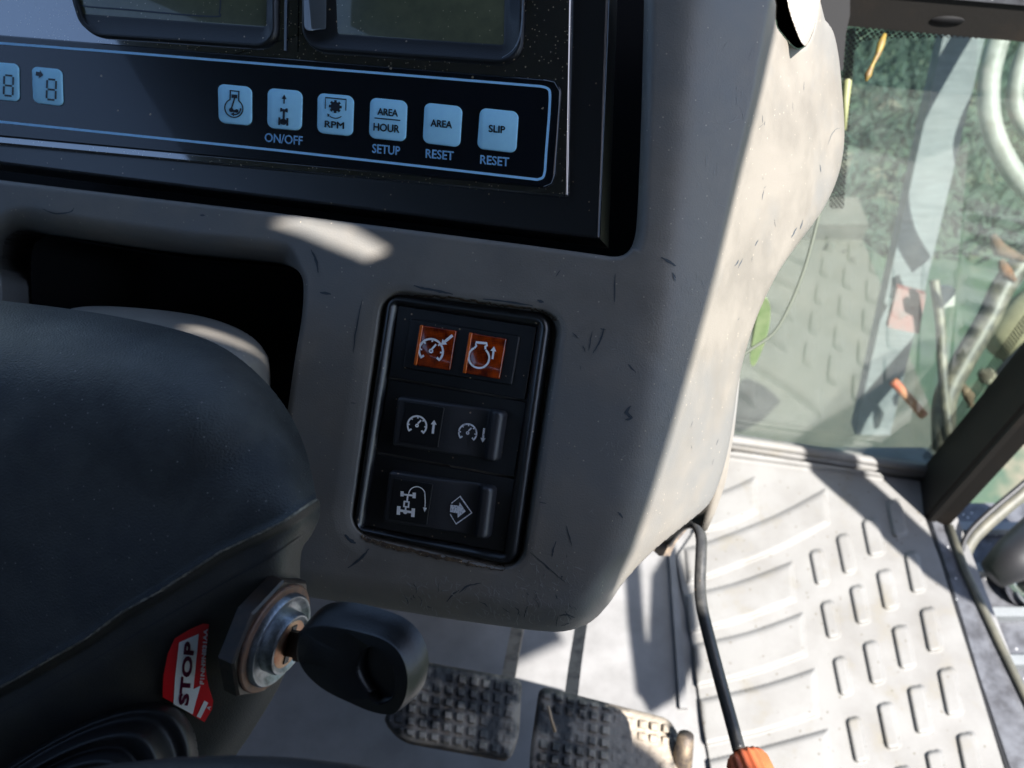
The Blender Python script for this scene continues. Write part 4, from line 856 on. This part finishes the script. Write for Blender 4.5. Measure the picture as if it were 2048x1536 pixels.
FL = resample(fr_l, NK, (590, 1284)); BL = resample(bk_l, NK, (597, 1262)); HL = resample(ho_l, NK, (716, 1330)); HB = HL+np.array([14, -14])
def KP(l, h): return PKY.pt(l[:, 0], l[:, 1], h*np.ones(len(l)))
FI = mixl(FL, HL, .07); cen = np.array([765, 1350])
obj('bow', loft([KP(mixl(HL, FL, .04), -.0005), KP(mixl(HL, FL, .12), 0), KP(mixl(FL, HL, .05), 0), KP(FL, -.0008), KP(mixl(FL, BL, .55), -.003), KP(mixl(FL, BL, .9), -.0058), KP(BL, -.0068), KP(mixl(BL, HB, .08), -.0075), KP(HB, -.0075), KP(HL, -.004)], closed_ring=True), m_key, ky, angle=38)
b0 = IC+ax*.004; b1 = PKY.pt(604, 1304, -.004)
obj('blade', loft([[p+vcx*a_*.0040*k_+ucx*b_*.0011 for a_, b_ in ((1, 1), (1, -1), (-1, -1), (-1, 1))] for p, k_ in ((b0, 1.), (mixl(b0, b1, .5), 1.), (mixl(b0, b1, .55), 1.25), (b1, 1.25))], cap0=True), m_nut, ky, smooth=False)

# ------------------------------------------------------------------ pedals
PP = plane3((850, 1330, .665), (1340, 1430, .665), (950, 1500, .63))
pe = np.array([.985, .175]); pv = np.array([-.06, .998]); pd = pe[0]*pv[1]-pe[1]*pv[0]
def Dped(poly):
    def f_(X, Y):
        a = ((X-1082)*pv[1]-(Y-1375)*pv[0])/pd; b = ((Y-1375)*pe[0]-(X-1082)*pe[1])/pd
        g = np.abs((a/24.5) % 1-.5); k = np.abs((b/25.) % 1-.5); kn = sstep(.36, .26, g)*sstep(.36, .26, k)
        s, _, _ = polydist(poly, X, Y); r = 12.; e = np.clip(s, 0, r); wear = np.clip(.55+2.2*vnoise(X, Y, 52, 9), .06, 1)
        return PP.depth(X, Y)-.0042*kn*wear*sstep(6, 14, s)+.0004*(r-np.sqrt(np.maximum(r*r-(r-e)**2, 0)))-.0006*vnoise(X, Y, 9, 4)
    return f_
p1 = rq([(836, 1321), (1044, 1358), (1038, 1478), (1020, 1520), (800, 1480), (766, 1440)], [8, 14, 22, 10, 26, 10], 5)
p2 = rq([(1079, 1371), (1338, 1437), (1376, 1500), (1370, 1640), (1056, 1640), (1060, 1500)], [18, 14, 20, 2, 2, 20], 5)
for i, (p, lab, arm) in enumerate(((p1, 'left muddy brake pedal half hidden behind the ignition key', [(1012, 1375, .685), (1026, 1300, .73), (1042, 1215, .79)]), (p2, 'right muddy brake pedal with a sunlit corner at the bottom of the frame', [(1140, 1410, .68), (1150, 1330, .73), (1166, 1225, .80)]))):
    t = thing('brake_pedal', lab, 'pedal', W(arm[0][0], arm[0][1], arm[0][2]), 'brake pedals side by side')
    obj('rubber_pad', relief(p, Dped(p), 1.8, wall=.008, bbox=(700, 1200, 1500, 1630)), m_ped, t)
    sp3 = shrink(p, 5); obj('backing_plate', loft([PP.pt(sp3[:, 0], sp3[:, 1], -h_*np.ones(len(sp3))) for h_ in (.007, .012)], cap0=True), m_pedm, t, smooth=False)
    A3 = [W(*q_) for q_ in arm]; obj('arm', loft([[q_-CR*.0055-np.array([0, 0, .012]), q_+CR*.0055-np.array([0, 0, .012]), q_+CR*.0055, q_-CR*.0055] for q_ in A3], cap0=True), M('rusty_arm', (.17, .14, .11), .6, col2=(.06, .045, .035), scale=90), t, smooth=False)
    if i: obj('stop_pin', tube([W(1372, 1470, .64), W(1366, 1510, .645), W(1356, 1600, .65)], [.006, .0075, .008], 14), m_pedm, t)
    if i: obj('straw', tube([W(1096, 1412, .63), W(1103, 1440, .627), (W(1110, 1463, .63))], .0012, 6), M('straw', (.35, .24, .15), .7), t)
# throttle lever
lv = thing('hand_lever', 'bent black rod lever with an orange ribbed grip beside the floor mat', 'lever', W(1385, 1050, .58))
rp = spline([(1335, 1085), (1352, 1062), (1372, 1048), (1392, 1050), (1402, 1075), (1402, 1110), (1400, 1170), (1404, 1215), (1418, 1275), (1440, 1360), (1462, 1440), (1478, 1500)], 5)
rd = np.linspace(.60, .50, len(rp)); obj('rod', tube([W(x, y, d) for (x, y), d in zip(rp, rd)], np.linspace(.0035, .0039, len(rp)), 16), m_rod, lv)
g0, g1 = W(1489, 1512, .505), W(1552, 1660, .47); gd_ = (g1-g0)/np.linalg.norm(g1-g0); uu, vv, _ = frame_of(gd_, (0, 0, 1)); Lp = []
aa = np.linspace(0, 2*math.pi, 96, endpoint=False); rr_ = 1+.05*np.cos(aa*16)
for r0, h_ in ((.004, -.001), (.0100, .0), (.0122, .004), (.0128, .02), (.0128, .055), (.011, .06)): Lp.append(g0+gd_*h_+np.outer(np.cos(aa)*rr_, uu)*r0+np.outer(np.sin(aa)*rr_, vv)*r0)
obj('grip', loft(Lp, cap0=True), m_orange, lv)
bkt = thing('pivot_bracket', 'small dark steel bracket where the lever leaves the dashboard', 'bracket', W(1330, 1100, .6))
obj('bracket_plate', prism_w([W(x, y, .605) for x, y in [(1300, 1060), (1368, 1035), (1374, 1060), (1352, 1085), (1340, 1112), (1318, 1112), (1305, 1100)]], (0, .006, -.003)), m_pedm, bkt, smooth=False)

# steering wheel (only its rim grazes the lower edge of the frame)
rim = W(300, 1652, .205); wc = rim+np.array([0.02, -.19, -.05]); wn = np.array([0, -.3, 1.]); wn /= np.linalg.norm(wn)
whl = thing('steering_wheel', 'dark steering wheel whose rim just shows along the bottom left edge', 'steering wheel', wc)
uu, vv, nn = frame_of(wn, (0, 1, 0)); tt = np.linspace(0, 2*math.pi, 97)[:-1]; R_ = np.linalg.norm(rim-wc)
Rg = [wc+uu*math.cos(a)*R_+vv*math.sin(a)*R_ for a in tt]; L_ = []
for a, p in zip(tt, Rg):
    rad = (p-wc)/R_; L_.append([p+(rad*math.cos(b)+nn*math.sin(b))*.0145 for b in np.linspace(0, 2*math.pi, 18)[:-1]])
obj('rim', loft([np.array(l) for l in L_], closed_ring=True), m_rub, whl)
obj('hub', lathe(wc-nn*.03, nn, [(.045, -.01), (.045, .01), (.03, .016)], 32), m_rub, whl)
for a in (-.5*math.pi, .2, math.pi-.2): obj('spoke', tube([wc-nn*.025, wc+(uu*math.cos(a)+vv*math.sin(a))*R_], .007), m_frame, whl)
